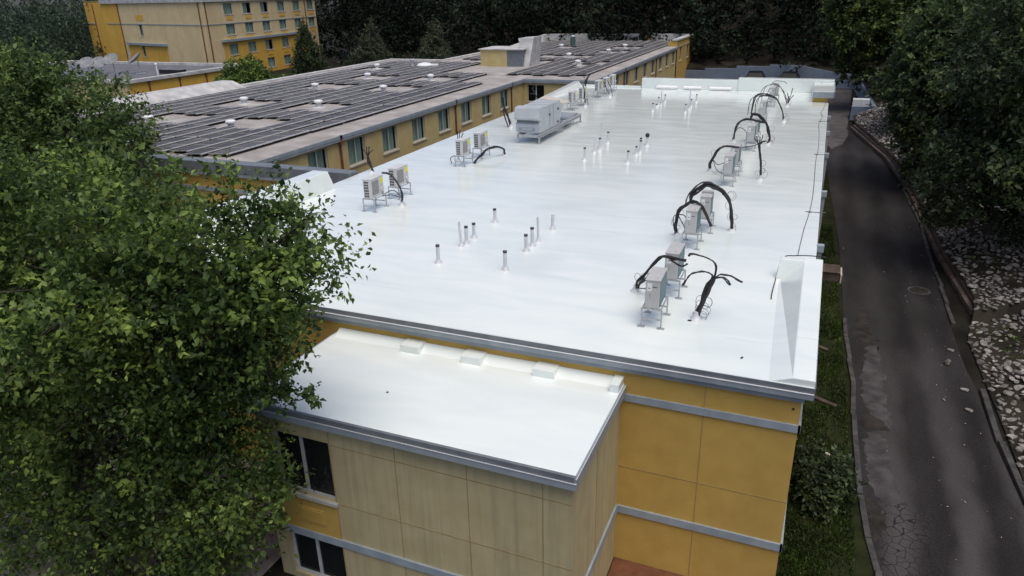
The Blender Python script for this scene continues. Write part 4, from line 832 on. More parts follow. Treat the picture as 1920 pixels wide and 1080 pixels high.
lo2 = [(a - 3.4, bb - 3.4, c, d) for a, bb, c, d in lo]
facade(b2, P2, uR, nR, 23.6, TB, .35, lo2, .18); facade(b, c0 + uR * 27, uR, nR, LR - 27, TB, .35, [], 0)
wl = [(18.0, 19.1, 1.05, 2.72), (18.4, 19.4, -2.05, -.42)]
facade(b, c0, uL, nL, 24.6, TB, top, wl, .18)
bk = c0 + (cL - c0) + (cR - c0)
facade(b, cR, uL, -nL, LL, TB, top, [], 0); facade(b, cL, uR, -nR, LR, TB, top, [], 0)
b.build('wall', M['towercream'], HT)
uF = (cF - cL).normalized(); nF = Vector((-uF.y, uF.x)); nF = nF if nF.dot(-cL) > 0 else -nF
PO = c0 + uL * 24.6; facade(b3, PO, uL, nL, LL - 24.6, TB, top, [], 0); facade(b3, cL, uF, nF, 7.65, TB, top + .1, [], 0); cF = cL + uF * 7.65; facade(b3, cF, uR, -nR, 20, TB, top + .1, [], 0)
b2.build('lower_ochre_wall', M['towerochre'], HT); b3.build('end_ochre_wall', M['towerochre'], HT)
q = MB(); q.prism([tuple(c0), tuple(cR), tuple(bk), tuple(cL)], top - .2, top - .05); q.prism([tuple(cL), tuple(cL + uR * 20), tuple(cF + uR * 20), tuple(cF)], top - .1, top + .05); q.build('roof', M['darkroof'], HT)
def slab(mb, P, u, n, u0, u1, z0, z1, d0, d1, m=0):
    c = Vector(P) + Vector(u) * ((u0 + u1) / 2) + Vector(n) * ((d0 + d1) / 2)
    mb.obox((c.x, c.y, (z0 + z1) / 2), (u1 - u0, abs(d1 - d0), z1 - z0), math.atan2(u[1], u[0]), m)
q = MB(); slab(q, c0, uR, nR, -.1, LR + .1, top - .32, top + .25, .0, .25); slab(q, c0, uL, nL, 0.03, LL + .1, top - .32, top + .25, .0, .25); q.build('roof_fascia', M['greyparapet'], HT)
q = MB(); slab(q, c0, uR, nR, .0, LR, 2.72, 2.84, .0, .06); slab(q, c0, uL, nL, 0.03, LL - .8, 2.72, 2.84, .0, .06); slab(q, cL, uF, nF, 3.8, 7.6, 2.66, 2.80, 0, .1); q.build('trim_band', M['trim'], HT)
q = MB(); slab(q, c0, uR, nR, 3.0, 24.6, .28, .62, .0, .35); q.build('ledge', M['trim'], HT)
q = MB(); slab(q, c0, uL, nL, 11.4, 23.5, -.3, .05, .0, .35); q.build('ledge', M['trim'], HT)
q = MB(); slab(q, c0, uL, nL, 11.6, 18.4, TB, -.3, .0, .03); slab(q, c0, uL, nL, 19.4, 23.4, TB, -.3, .0, .03); slab(q, c0, uL, nL, 18.4, 19.4, TB, -2.1, .0, .03); q.build('ochre_panel', M['towerochre'], HT)
for u, PP, uu, nn in ((.45, c0, uR, nR), (1.0, c0, uL, nL), (24.6, c0, uL, nL), (28.2, c0, uR, nR), (3.8, cL, uF, nF)):
    q = MB(); slab(q, PP, uu, nn, u - .06, u + .06, TB, top - .3, .0, .14); q.build('downspout', M['rust'], HT)
for w in wr:
    window(HT, None, c0, uR, nR, w, .18, True, True, closed=.62 if (w[0] < 17 and w[0] > 14 and w[2] > 3) or rnd.random() < .15 else 1.0, fw=.07)
    q = MB(); slab(q, c0, uR, nR, w[0] + .35, w[1] - .35, w[2] - .72, w[2] - .28, .0, .05); q.build('heater_cover', M['towerochre'], HT)
for w in wl: window(HT, None, c0, uL, nL, w, .18, True, True, closed=.6, fw=.06)
q = MB(); slab(q, c0, uL, nL, 17.2, 19.4, 3.3, 4.1, .0, .04); q.build('heater_cover', M['towerochre'], HT)
settle(HT)

# ------------------------------------------------------------------ low flat building with dishes
LB = empty('annex_building', (-78, 61, G - .8), 'low yellow building with a dark recessed flat roof in front of the tall hotel', 'building')
b = MB(); b.box(-94, -63.5, 53, 53.3, G - 1, -1.25); b.box(-94, -93.7, 53.3, 70, G - 1, -1.25); b.box(-93.7, -63.5, 69.7, 70, G - 1, -1.25); b.build('cream_wall', M['towercream'], LB)
b = MB(); b.box(-63.8, -63.45, 53.3, 69.7, G - 1, -1.25); b.build('ochre_wall', M['towerochre'], LB)
q = MB(); q.box(-93.7, -63.8, 53.3, 69.7, -1.5, -1.28); q.build('roof', M['darkroof'], LB)
q = MB(); q.box(-94.2, -63.2, 52.8, 53.35, -1.32, -1.0); q.box(-94.2, -93.65, 53.35, 69.65, -1.32, -1.0); q.box(-94.2, -63.2, 69.65, 70.2, -1.32, -1.0); q.box(-63.85, -63.2, 53.35, 69.65, -1.32, -1.0); q.build('roof_coping', M['greyparapet'], LB)
for yy in (55.6, 59.6, 63.4, 67): q = MB(); q.box(-63.45, -63.33, yy - .06, yy + .06, G - 1, -1.3); q.box(-63.45, -63.28, yy - .13, yy + .13, -1.6, -1.3); q.build('downspout', M['rust'], LB)
settle(LB)
def dish(loc, rz, r, lab, h=1.1, el=40):
    e = empty('satellite_dish', loc, lab, 'satellite dish', 'dishes on the dark annex roof', rz)
    q = MB(); n = 8; prof = [(r * i / n, .30 * r * (i / n) ** 2) for i in range(n + 1)]
    vs = [(p * math.cos(a), p * math.sin(a), z) for p, z in prof[1:] for a in [2 * math.pi * j / 20 for j in range(20)]]
    vs.append((0, 0, 0)); fs = [(i * 20 + j, i * 20 + (j + 1) % 20, (i + 1) * 20 + (j + 1) % 20, (i + 1) * 20 + j) for i in range(n - 1) for j in range(20)] + [(len(vs) - 1, (j + 1) % 20, j) for j in range(20)]
    vb = [(x, y, z - .03) for x, y, z in vs]; q.add(vs, fs, 0, True); q.add(vb, [tuple(reversed(f)) for f in fs], 0, True)
    o = q.build('dish', M['dishgrey'], e); o.location = (0, -.15, h); o.rotation_euler = (R(el), 0, 0)
    q = MB(); q.tube([(0, 0, 0), (0, 0, h)], .05, 8); q.box(-.5, .5, -.5, .5, .0, .06); q.build('mast', M['galv'], e)
    q = MB(); a = Matrix.Rotation(R(el), 3, 'X'); tipv = a @ Vector((0, 0, r * .9)); q.tube([(0, -.15, h) + a @ Vector((0, -r * .9, .2 * r)) if False else Vector((0, -.15, h)) + a @ Vector((0, -r * .9, .25 * r)), Vector((0, -.15, h)) + tipv], .025, 6); q.obox(Vector((0, -.15, h)) + tipv, (.14, .14, .2)); q.build('feed_arm', M['galv'], e)
zr = -1.28
dish((-76.0, 59.0, zr), R(25), .85, 'leftmost grey satellite dish of the three clustered on the dark annex roof'); dish((-74.8, 59.6, zr), R(35), .85, 'middle satellite dish of the three clustered on the dark annex roof')
dish((-73.6, 60.3, zr), R(20), .85, 'rightmost of the three clustered satellite dishes on the dark annex roof', 1.4); dish((-70.3, 60.8, zr), R(-35), .95, 'lone bigger satellite dish tilted up on a tall mount, annex roof', 1.5, 38)
e = empty('equipment_curb', (-66.2, 61.5, zr), 'long low black equipment box on the dark annex roof', 'roof box'); q = MB(); q.box(-1.6, 1.6, -.4, .4, 0, .42); q.build('box', M['blackcap'], e, bevel=.03); q = MB(); q.box(-1.65, 1.65, -.45, .45, .42, .47); q.build('lid', M['fasciadark'], e)
e = empty('vent_post', (-66.6, 59.8, zr), 'thin pale vent post in front of the black box, annex roof', 'vent post'); q = MB(); q.lathe((0, 0, 0), [(.08, 0), (.08, 1.1)], 10); q.build('post', M['white'], e); q = MB(); q.lathe((0, 0, 1.1), [(.14, 0), (.14, .12), (.04, .18)], 10); q.build('cap', M['white'], e)

# ------------------------------------------------------------------ retaining walls, timber edging, small site items
e = empty('retaining_wall', (-6, 93.2, G), 'stepped blue grey block retaining wall behind the parked cars', 'wall')
for x0, x1, zt0, zt1 in ((-17.2, -13.54, -3.19, -3.19), (-13.54, -9.87, -2.95, -2.95), (-9.87, -6.12, -2.62, -2.62), (-6.12, -2.16, -2.42, -2.46), (-2.16, 1.0, -2.57, -3.16), (1.0, 3.4, -3.16, -3.36)):
    q = MB(); q.hexa([(x0, 93, G - .2), (x1, 93, G - .2), (x1, 93.35, G - .2), (x0, 93.35, G - .2), (x0, 93, zt0), (x1, 93, zt1), (x1, 93.35, zt1), (x0, 93.35, zt0)]); q.build('wall_section', M['conc'], e)
settle(e)
e = empty('retaining_wall', (3.8, 82, G), 'pale blue sloping retaining wall along the drive ending at the white utility box', 'wall')
q = MB(); q.hexa([(3.15, 92.95, G - .2), (4.22, 71.4, G - .2), (4.5, 71.4, G - .2), (3.45, 92.95, G - .2), (3.15, 92.95, -3.34), (4.22, 71.4, -3.7), (4.5, 71.4, -3.7), (3.45, 92.95, -3.34)]); q.build('long_face', M['conc'], e)
q = MB(); q.hexa([(2.52, 71.0, G - .2), (4.9, 71.0, G - .2), (4.9, 71.35, G - .2), (2.52, 71.35, G - .2), (2.52, 71.0, -3.75), (4.9, 71.0, -3.72), (4.9, 71.35, -3.72), (2.52, 71.35, -3.75)]); q.build('end_return', M['conc'], e)
settle(e)
e = empty('utility_box', (3.2, 72.4, G), 'white metal utility cabinet behind the short retaining wall end', 'utility box')
q = MB(); q.box(-.6, .75, -.4, .45, .0, .7); q.build('plinth', M['fasciadark'], e); q = MB(); q.box(-.6, .75, -.42, .45, .7, 1.65); q.build('cabinet', M['white'], e, bevel=.02); q = MB(); q.box(.06, .08, -.43, -.415, .75, 1.6); q.build('door_seam', M['fascia'], e)
TP = [(6.05, 28.3), (5.62, 34.8), (5.32, 46), (4.62, 54.7), (2.55, 66.6)]
for k, (off, h, lab) in enumerate(((0, .18, 'lowest course of brown railway tie edging along the drive below the rocks'), (.2, .34, 'middle course of brown railway tie edging between two others'), (.4, .52, 'top course of brown railway tie edging against the rocks'))):
    mb = MB(); rr = random.Random(k)
    for i in range(len(TP) - 1):
        a, b2_ = Vector((TP[i][0] + off, TP[i][1], 0)), Vector((TP[i + 1][0] + off, TP[i + 1][1], 0)); n = max(1, int((b2_ - a).length / 2.5)); d = (b2_ - a) / n
        for j in range(n):
            c = a + d * (j + .5); c.z = G + h / 2; mb.obox(c, (d.length - .02, .17, h + rr.uniform(-.03, .03)), math.atan2(d.y, d.x) + rr.uniform(-.012, .012))
    tag(mb.build('timber_edging', M['tie'], bevel=.015), lab, 'timber edging', 'timber edging along the drive')
e = empty('manhole', (4.5, 30.2, G), 'round manhole with a pale rim in the dark driveway', 'manhole'); q = MB(); q.lathe((0, 0, 0), [(.42, .004), (.41, .018), (.345, .02), (.34, .012)], 24); q.build('rim', M['kerb'], e); q = MB(); q.lathe((0, 0, 0), [(.338, .003), (.33, .016)], 24); q.build('cover', M['dirt'], e)
e = empty('wooden_crate', (1.15, 30.5, G), 'weathered wooden slatted box against the building beside the drive', 'crate')
q = MB(); [q.box(-.45, .45, -.5 + .2 * k, -.5 + .2 * k + .17, .40, .44) for k in range(5)]; q.build('slat_lid', M['tie'], e, bevel=.01); q = MB(); q.box(-.43, .43, -.47, .44, 0, .40); q.build('box', M['tie'], e); q = MB(); q.box(.47, .53, -.5, .45, 0, .35); q.build('edge_board', M['tan'], e)
for i, (x, y, rz, L) in enumerate(((.95, 20.2, -.5, 1.3), (1.25, 17.4, -.6, .5), (.6, 23.9, -.55, 1.5))):
    q = MB(); q.obox((x, y, G + .06), (L, .14, .06), rz); tag(q.build('plank', M['tie'] if i != 1 else M['tan'], bevel=.01), ['dark broken plank lying on the grass under the front corner', 'short pale board lying above the dark shrub', 'long dark branch-like plank on the grass by the wall'][i], 'plank')

def car(loc, rz, lab):
    e = empty('parked_car', loc, lab, 'car', 'cars parked by the retaining wall', rz)
    prof = [(-2.2, .35), (-2.25, .7), (-2.1, .92), (-1.2, 1.0), (-.65, 1.38), (.9, 1.42), (1.6, 1.02), (2.15, .95), (2.25, .6), (2.2, .35)]
    q = MB(); n = len(prof)
    vs = []
    for s in (-1, 1):
        for y, z in prof: vs.append((s * (.9 if z < 1.05 else .68), y, z))
    q.add(vs, [tuple(range(n)), tuple(range(2 * n - 1, n - 1, -1))] + [(i, n + i, n + (i + 1) % n, (i + 1) % n) for i in range(n)], 0, False); q.build('body', M['carpaint'], e, bevel=.05)
    q = MB(); q.quad((-.72, -1.17, 1.03), (.72, -1.17, 1.03), (.6, -.7, 1.36), (-.6, -.7, 1.36)); q.build('windshield', M['carglass'], e).location = (0, -.015, .015)
    for s in (-1, 1):
        q = MB(); q.quad((s * .86, -1.0, 1.06), (s * .86, 1.4, 1.06), (s * .7, .85, 1.36), (s * .7, -.62, 1.34)); q.build('side_window', M['carglass'], e).location = (s * .012, 0, 0)
        q = MB(); q.box(s * .62 - .16, s * .62 + .16, -2.27, -2.2, .64, .76); q.build('headlight', M['lamp'], e, bevel=.02)
        q = MB(); q.box(s * .98 - .09, s * .98 + .09, -.85, -.7, 1.0, 1.12); q.build('mirror', M['carpaint'], e, bevel=.02)
        for yy in (-1.35, 1.4):
            q = MB(); q.tube([(s * .74, yy, .33), (s * .92, yy, .33)], .33, 18); w = q.build('wheel', M['tyre'], e); q = MB(); q.tube([(s * .90, yy, .33), (s * .93, yy, .33)], .2, 14); q.build('rim', M['galv'], w)
    q = MB(); q.box(-.5, .5, -2.28, -2.2, .42, .58); q.build('grille', M['slot'], e)
    e.scale = (1.1, 1.05, 1.38)
car((-7.4, 90.3, G), R(3), 'left of two black cars parked before the far block wall'); car((-3.7, 90.3, G), R(-2), 'right of two black cars parked before the far block wall')

# ------------------------------------------------------------------ rocks on the embankment
rnd = random.Random(21); rock_me = []
def rock_mesh(seed):
    rr = random.Random(seed); bm = bmesh.new(); bmesh.ops.create_icosphere(bm, subdivisions=2, radius=.5)
    pl = [(Vector((rr.uniform(-1, 1), rr.uniform(-1, 1), rr.uniform(-1, 1))).normalized(), rr.uniform(.18, .38)) for _ in range(8)]
    for v in bm.verts:
        for n_, d_ in pl:
            k = v.co.dot(n_) - d_
            if k > 0: v.co -= n_ * k
    bmesh.ops.scale(bm, vec=(1.3, .92, .62), verts=bm.verts); me = bpy.data.meshes.new('rock'); bm.to_mesh(me); bm.free(); me.materials.append(M['rock']); return me
rock_me = [rock_mesh(s) for s in range(7)]
allr = []
grid = {}
for i in range(60000):
    y = 6 + 66 * rnd.random() ** 1.6; d = rnd.uniform(.05, 9.0) if y < 50 else rnd.uniform(.2, 6); x = xb(y) + d
    n = math.sin(x * 1.9 + 1.3) * math.sin(y * .9 + x * .6)
    if n > .62 and rnd.random() < .7: continue
    sz = rnd.uniform(.12, .24) if rnd.random() < .7 else rnd.uniform(.24, .40)
    gx, gy = int(x / .4), int(y / .4)
    if any((x - a) ** 2 + (y - b_) ** 2 < (.40 * (sz + c_)) ** 2 for i1 in (-1, 0, 1) for j1 in (-1, 0, 1) for a, b_, c_ in grid.get((gx + i1, gy + j1), ())): continue
    grid.setdefault((gx, gy), []).append((x, y, sz))
    allr.append((x, y, hill_z(x, y) + sz * rnd.uniform(-.08, .16), sz, rnd.uniform(0, 6.28), rnd.uniform(-.45, .45), rnd.randrange(7)))
for x, y, s in ((4.75, 23.9, .34), (4.95, 24.9, .2), (5.0, 22.2, .22), (4.4, 21.4, .12), (4.95, 21.0, .2)): allr.append((x, y, G + s * .2, s, x * 7, .1, 2))
mw = cam.matrix_world.inverted()
def px(p):
    v = mw @ Vector(p); return (960 + 1350.2 * v.x / -v.z, 540 - 1350.2 * v.y / -v.z, -v.z)
vis = []
for i, rk in enumerate(allr):
    X, Yp, D = px(rk[:3])
    if D > 0 and 1500 < X < 1930 and 250 < Yp < 1090: vis.append((rk[3] / D, i))
vis.sort(reverse=True); chosen = {i for _, i in vis[:300]}
sv, sf = [], []
base_v = [np.array([v.co[:] for v in me.vertices]) for me in rock_me]; base_f = [np.array([p.vertices[:] for p in me.polygons]) for me in rock_me]
off = 0
for i, (x, y, z, sz, rz, rx, k) in enumerate(allr):
    mt = (Matrix.Rotation(rz, 3, 'Z') @ Matrix.Rotation(rx, 3, 'X'))
    if i in chosen:
        o = bpy.data.objects.new('rock', rock_me[k]); scene.collection.objects.link(o); o.location = (x, y, z); o.rotation_euler = (rx, 0, rz); o.scale = (sz, sz, sz)
        tag(o, 'pale angular rock among the loose rocks on the bank beside the drive', 'rock', 'loose rocks on the bank')
    else:
        sv.append(base_v[k] @ np.array(mt).T * sz + np.array([x, y, z])); sf.append(base_f[k] + off); off += len(base_v[k])
def np_mesh(name, V_, F_, m, parent=None, smooth=False, label=None):
    me = bpy.data.meshes.new(name); n = len(F_); k = F_.shape[1]
    me.vertices.add(len(V_)); me.vertices.foreach_set('co', np.ascontiguousarray(V_, dtype=np.float32).ravel())
    me.loops.add(n * k); me.loops.foreach_set('vertex_index', np.ascontiguousarray(F_, dtype=np.int32).ravel())
    me.polygons.add(n); me.polygons.foreach_set('loop_start', np.arange(0, n * k, k, dtype=np.int32))
    me.materials.append(m); me.update(calc_edges=True); me.validate()
    o = bpy.data.objects.new(name, me); scene.collection.objects.link(o)
    if parent: o.parent = parent
    return o
tag(np_mesh('rubble', np.concatenate(sv), np.concatenate(sf), M['rock']), 'bed of loose pale rubble covering the bank beside the drive', 'rubble', kind='stuff')

# ------------------------------------------------------------------ foliage
def leaves(pos, axis, nrm, length, width):
    n = len(pos); axis = axis / np.linalg.norm(axis, axis=1, keepdims=True)
    side = np.cross(nrm, axis); side /= np.linalg.norm(side, axis=1, keepdims=True) + 1e-9
    up = np.cross(axis, side); L = length[:, None]; Wd = width[:, None]
    v = np.empty((n, 4, 3)); v[:, 0] = pos; v[:, 2] = pos + axis * L - up * L * .12
    v[:, 1] = pos + axis * L * .42 + side * Wd + up * Wd * .35; v[:, 3] = pos + axis * L * .42 - side * Wd + up * Wd * .35
    b = np.arange(n)[:, None] * 4
    f = np.concatenate([b + np.array([[0, 1, 2]]), b + np.array([[0, 2, 3]])], axis=1).reshape(-1, 3)
    return v.reshape(-1, 3), f
def spray(blobs, n_tw, per, leaf, seed, tw=.55, shell=.30, gap=.25, up=.35, droop=.15, gscale=1.0, aspect=.30, tilt=.55):
    rg = np.random.default_rng(seed); B = np.array(blobs, dtype=float)
    wgt = (B[:, 3] * B[:, 4] + B[:, 4] * B[:, 5] + B[:, 3] * B[:, 5]); wgt /= wgt.sum()
    idx = rg.choice(len(B), n_tw, p=wgt); dr = rg.normal(size=(n_tw, 3)); dr /= np.linalg.norm(dr, axis=1, keepdims=True)
    rad = 1 - np.abs(rg.normal(size=n_tw)) * shell; rad = np.clip(rad, .1, 1.05)
    ph = rg.uniform(0, 6.28, (len(B), 3)); lob = 1 + .16 * np.sin(dr[:, 0] * 5 + ph[idx, 0]) + .14 * np.sin(dr[:, 2] * 6 + ph[idx, 1]) + .12 * np.sin(dr[:, 1] * 7 + ph[idx, 2])
    p = B[idx, :3] + dr * B[idx, 3:6] * (rad * lob)[:, None]
    g = np.sin(p[:, 0] * 2.1 * gscale + seed) * np.sin(p[:, 1] * 1.9 * gscale + 1.7 * seed) + np.sin(p[:, 2] * 2.4 * gscale + seed * .5) * np.sin(p[:, 0] * 3.3 * gscale + p[:, 1] * 1.2 * gscale)
    keep = g > -1.3 + gap * 2; p = p[keep]; dr = dr[keep]; n = len(p)
    ax = dr * .8 + rg.normal(size=(n, 3)) * .45; ax[:, 2] += up; ax /= np.linalg.norm(ax, axis=1, keepdims=True)
    L = tw * rg.uniform(.5, 1.3, n)
    t = rg.uniform(0, 1, (n, per)); pos = p[:, None] + ax[:, None] * (t * L[:, None])[..., None] + rg.normal(size=(n, per, 3)) * (.10 * tw)
    pos[..., 2] -= droop * tw * t ** 2
    sd = rg.normal(size=(n, per, 3)); la = ax[:, None] * .6 + sd * .75; la[..., 2] -= droop
    nr = rg.normal(size=(n, per, 3)) * tilt; nr[..., 2] += 1; nr += dr[:, None] * .35
    ln = leaf * rg.uniform(.5, 1.4, (n, per)) * rg.uniform(.75, 1.3, (n, 1))
    P_, A_, N_, Ln = pos.reshape(-1, 3), la.reshape(-1, 3), nr.reshape(-1, 3), ln.reshape(-1)
    v, f = leaves(P_, A_, N_, Ln, Ln * aspect)
    return v, f, p, ax, L
def tree(name, lab, base, blobs, n_tw, per, leaf, m, seed, group=None, trunk_r=.22, cat='tree', twigs=250, extra=None, **kw):
    e = empty(name, base, lab, cat, group)
    v, f, p, ax, L = spray(blobs, n_tw, per, leaf, seed, **kw)
    if extra:
        for ex in extra:
            v2, f2, _, _, _ = spray(*ex[0], **ex[1]); f = np.concatenate([f, f2 + len(v)]); v = np.concatenate([v, v2])
    np_mesh('crown', v - np.array(base), f, m, e)
    tb = MB(); rr = random.Random(seed); bv = Vector(base)
    topb = max(blobs, key=lambda q: q[3] * q[4] * q[5]); tip = Vector(topb[:3])
    path = smooth_path([bv, bv + (tip - bv) * .3 + Vector((rr.uniform(-.2, .2), rr.uniform(-.2, .2), 0)), bv + (tip - bv) * .65 + Vector((rr.uniform(-.3, .3), rr.uniform(-.3, .3), 0)), tip + Vector((0, 0, topb[5] * .4))], 4)
    k = len(path); tb.tube([q - bv for q in path], [trunk_r * (1.35 if i == 0 else 1) * (1 - .8 * i / (k - 1)) for i in range(k)], 9)
    for q in blobs:
        s = path[min(k - 2, int(k * rr.uniform(.3, .6)))]; c = Vector(q[:3]); md = (s + c) / 2 + Vector((rr.uniform(-.3, .3), rr.uniform(-.3, .3), .25))
        tb.tube([a - bv for a in smooth_path([s, md, c, c + (c - s) * .08], 4)], [trunk_r * .27 * (1 - .9 * i / 12) for i in range(13)], 6)
    for i in rr.sample(range(len(p)), min(twigs, len(p))):
        q = Vector(p[i]); c = min((Vector(bb[:3]) for bb in blobs), key=lambda w: (w - q).length)
        m_ = c + (q - c) * .45; tb.tube([m_ - bv, (m_ + q) / 2 + Vector((0, 0, .06)) - bv, q - bv, q + Vector(ax[i]) * float(L[i]) - bv], [trunk_r * .05, trunk_r * .045, trunk_r * .035, .003], 4, caps=False)
    tb.build('trunk', M['bark'], e)
    return e
near = [(-12.4, 7.0, 1.6, 3.0, 2.8, 1.95), (-10.1, 7.2, 2.35, 1.8, 2.2, 1.3), (-8.5, 7.6, 2.55, 1.2, 1.3, 1.0), (-7.5, 7.9, 2.3, .75, .9, .6), (-6.95, 7.9, 2.3, .45, .5, .32), (-11.8, 8.0, -.3, 2.8, 2.1, 2.0), (-9.5, 7.8, .9, 1.6, 1.4, 1.4), (-11.4, 7.9, -2.8, 2.4, 1.7, 1.9), (-15.0, 7.6, -.3, 2.6, 2.3, 3.0), (-9.2, 7.7, -1.5, 1.1, .85, 1.6), (-8.5, 7.9, -2.5, .55, .5, 1.2), (-14.4, 7.6, -3.4, 2.2, 1.8, 1.5),
        (-6.95, 7.9, 3.15, .55, .6, .45), (-7.6, 7.9, 3.1, .6, .7, .5), (-9.5, 8.0, .5, 1.0, .8, .9), (-8.3, 8.4, 1.15, .75, .5, .55), (-8.6, 8.4, .45, .55, .4, .5), (-7.7, 8.4, 1.55, .5, .4, .35), (-9.7, 8.2, -.5, .7, .6, .8)]
sprig = [((-8.2, 8.6, .05, .85, .3, .26),), ]
tree('broadleaf_tree', 'big bright green broadleaf tree filling the left side, twigs reaching over the lower roof', (-11.8, 7.3, G), near, 8200, 23, .102, M['leaf_near'], 3, 'trees left of the motel', .26, twigs=420,
     tw=.68, shell=.30, gap=.33, up=.45, gscale=.8, extra=[(([(-8.35, 8.5, .0, .55, .3, .24), (-7.75, 8.5, -.08, .38, .2, .13)], 75, 18, .095, 8), dict(tw=.32, gap=0, shell=.4)), (([(-7.25, 7.1, 3.75, .3, .35, .5), (-8.3, 7.0, 3.45, .55, .6, .45), (-9.6, 7.0, 3.75, .6, .6, .4), (-11.2, 6.8, 3.75, .6, .7, .4), (-12.6, 7, 3.5, .6, .6, .4)], 230, 20, .10, 9), dict(tw=.5, gap=0, up=.9)), (([(-8.3, 8.4, 1.0, .65, .4, .5), (-8.75, 8.4, .3, .5, .4, .5), (-7.8, 8.4, 1.4, .4, .3, .35)], 150, 20, .10, 10), dict(tw=.42, gap=-1, shell=.5))])
mid = [(-27.5, 19.5, 1.6, 3.4, 2.6, 2.6), (-30.6, 19.8, 1.0, 2.6, 2.4, 2.6), (-25.4, 19.2, .6, 2.1, 1.7, 1.6), (-28.5, 19.0, 3.4, 1.9, 1.7, 1.3), (-26, 18.6, -1.6, 3, 2.2, 2), (-29.8, 18.5, -1.8, 2.8, 2.2, 2.2)]
tree('broadleaf_tree', 'mid green broadleaf tree behind the big bright one, in front of the solar wing', (-27.6, 19.3, G), mid, 3200, 20, .17, M['leaf_mid'], 5, 'trees left of the motel', .24, tw=.75, gap=.22, up=.5, gscale=.7)
tree('broadleaf_tree', 'dark green broadleaf tree at the left edge, beyond the mid green one', (-40, 25, G), [(-40, 25, .6, 3.8, 3, 3.2), (-43.5, 27, -.4, 3.2, 3, 3), (-37.4, 24.6, -.8, 2.2, 2.2, 2.4)], 2000, 18, .24, M['leaf_mid'], 6, 'trees left of the motel', .25, tw=.8, gap=.2)
tree('bushy_tree', 'bright yellow green bushy tree between the solar wing and the hotel', (-55, 60.5, G), [(-55.3, 60.5, -1.8, 2.6, 2, 1.7), (-53.2, 60.2, -2.2, 2, 1.8, 1.4), (-57.2, 60.8, -2.3, 1.6, 1.6, 1.3), (-54.3, 60.5, -.5, .9, .9, .9)], 1100, 14, .26, M['leaf_near'], 7, None, .16, tw=.7, gap=.15, up=.6, twigs=60)
def conifer(lab, base, h, r, seed, m='leaf_con', shape=.75):
    bl = []; n = 10
    for i in range(n):
        t = i / (n - 1); rr = r * (1 - t ** 1.6 * .92) * (.75 + .25 * min(1, t * 5)); bl.append((base[0], base[1], base[2] + h * (.08 + .86 * t), rr, rr, h / n * .95))
    return tree('conical_tree', lab, base, bl, 1500, 14, .30, M[m], seed, 'conical trees behind the wing', .18, twigs=40, tw=.6, gap=.05, up=.7, droop=.0, shell=.2, aspect=.16)
conifer('dark narrow cypress-like tree at the right end of the yellow hotel', (-62.6, 80.5, TB + .5), 10.0, 2.6, 31, 'leaf_dark')
conifer('dull green conical tree behind the solar wing, left of the pair', (-49.0, 75, G), 8.2, 2.7, 32)
conifer('dull green conical tree behind the solar wing, right of the pair', (-41.0, 75.5, G), 8.2, 2.8, 33)
# trees on the right bank
tree('bank_tree', 'lighter green tree leaning over the end of the drive by the far wall', (5.6, 77, -4), [(2.4, 76, 3.2, 3.0, 2.8, 2.6), (4.9, 77, 2.0, 3.0, 3, 2.4), (1.2, 75.5, 4.6, 1.7, 1.7, 1.3), (7.0, 78, 4, 4, 4, 4), (2.2, 75.8, -.8, 1.1, 1.1, 1.3)], 3000, 18, .30, M['leaf_olive'], 41, 'trees on the rocky bank', .25, tw=1.1, gap=.2, twigs=120)
tree('bank_tree', 'dark green tree with pale leaf tips on the bank halfway along the drive', (8.0, 48, -3.6), [(6.2, 47.5, 1.2, 3.2, 3, 2.8), (5.9, 47, -1.2, 1.9, 2.2, 2.0), (8.2, 49, 3.6, 3.6, 3.4, 3.2), (9.5, 48, 0, 3.6, 3.4, 3.2), (5.4, 46.5, 3.2, 1.8, 1.8, 1.4)], 3400, 18, .25, M['leaf_edge'], 42, 'trees on the rocky bank', .25, tw=.9, gap=.2, twigs=160)
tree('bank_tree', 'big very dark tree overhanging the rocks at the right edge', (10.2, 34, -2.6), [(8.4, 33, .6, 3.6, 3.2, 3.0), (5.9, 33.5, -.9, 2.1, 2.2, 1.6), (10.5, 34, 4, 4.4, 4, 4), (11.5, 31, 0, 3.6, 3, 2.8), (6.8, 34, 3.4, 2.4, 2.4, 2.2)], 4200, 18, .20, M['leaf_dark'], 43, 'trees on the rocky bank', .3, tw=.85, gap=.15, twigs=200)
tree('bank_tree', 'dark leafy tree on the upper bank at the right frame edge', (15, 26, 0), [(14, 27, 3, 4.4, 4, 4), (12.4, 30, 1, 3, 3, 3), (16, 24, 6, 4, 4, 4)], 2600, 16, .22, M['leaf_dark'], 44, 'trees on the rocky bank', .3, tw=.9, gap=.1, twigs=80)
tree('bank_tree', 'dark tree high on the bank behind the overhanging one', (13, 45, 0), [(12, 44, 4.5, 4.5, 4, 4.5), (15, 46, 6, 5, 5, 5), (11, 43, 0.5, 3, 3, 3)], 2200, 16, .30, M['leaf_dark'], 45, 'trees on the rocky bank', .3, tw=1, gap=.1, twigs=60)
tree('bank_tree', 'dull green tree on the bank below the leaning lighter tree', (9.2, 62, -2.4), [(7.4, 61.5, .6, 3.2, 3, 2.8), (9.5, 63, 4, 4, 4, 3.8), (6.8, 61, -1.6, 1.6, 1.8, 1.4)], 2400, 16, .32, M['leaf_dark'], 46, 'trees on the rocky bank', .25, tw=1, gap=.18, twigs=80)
tree('bank_tree', 'tall dark tree at the top of the bank behind the far wall corner', (12, 86, -1), [(11, 86, 5, 5, 5, 5), (8, 88, 2, 3.4, 3, 3)], 1800, 14, .42, M['leaf_dark'], 47, 'trees on the rocky bank', .3, tw=1.2, gap=.1, twigs=40)
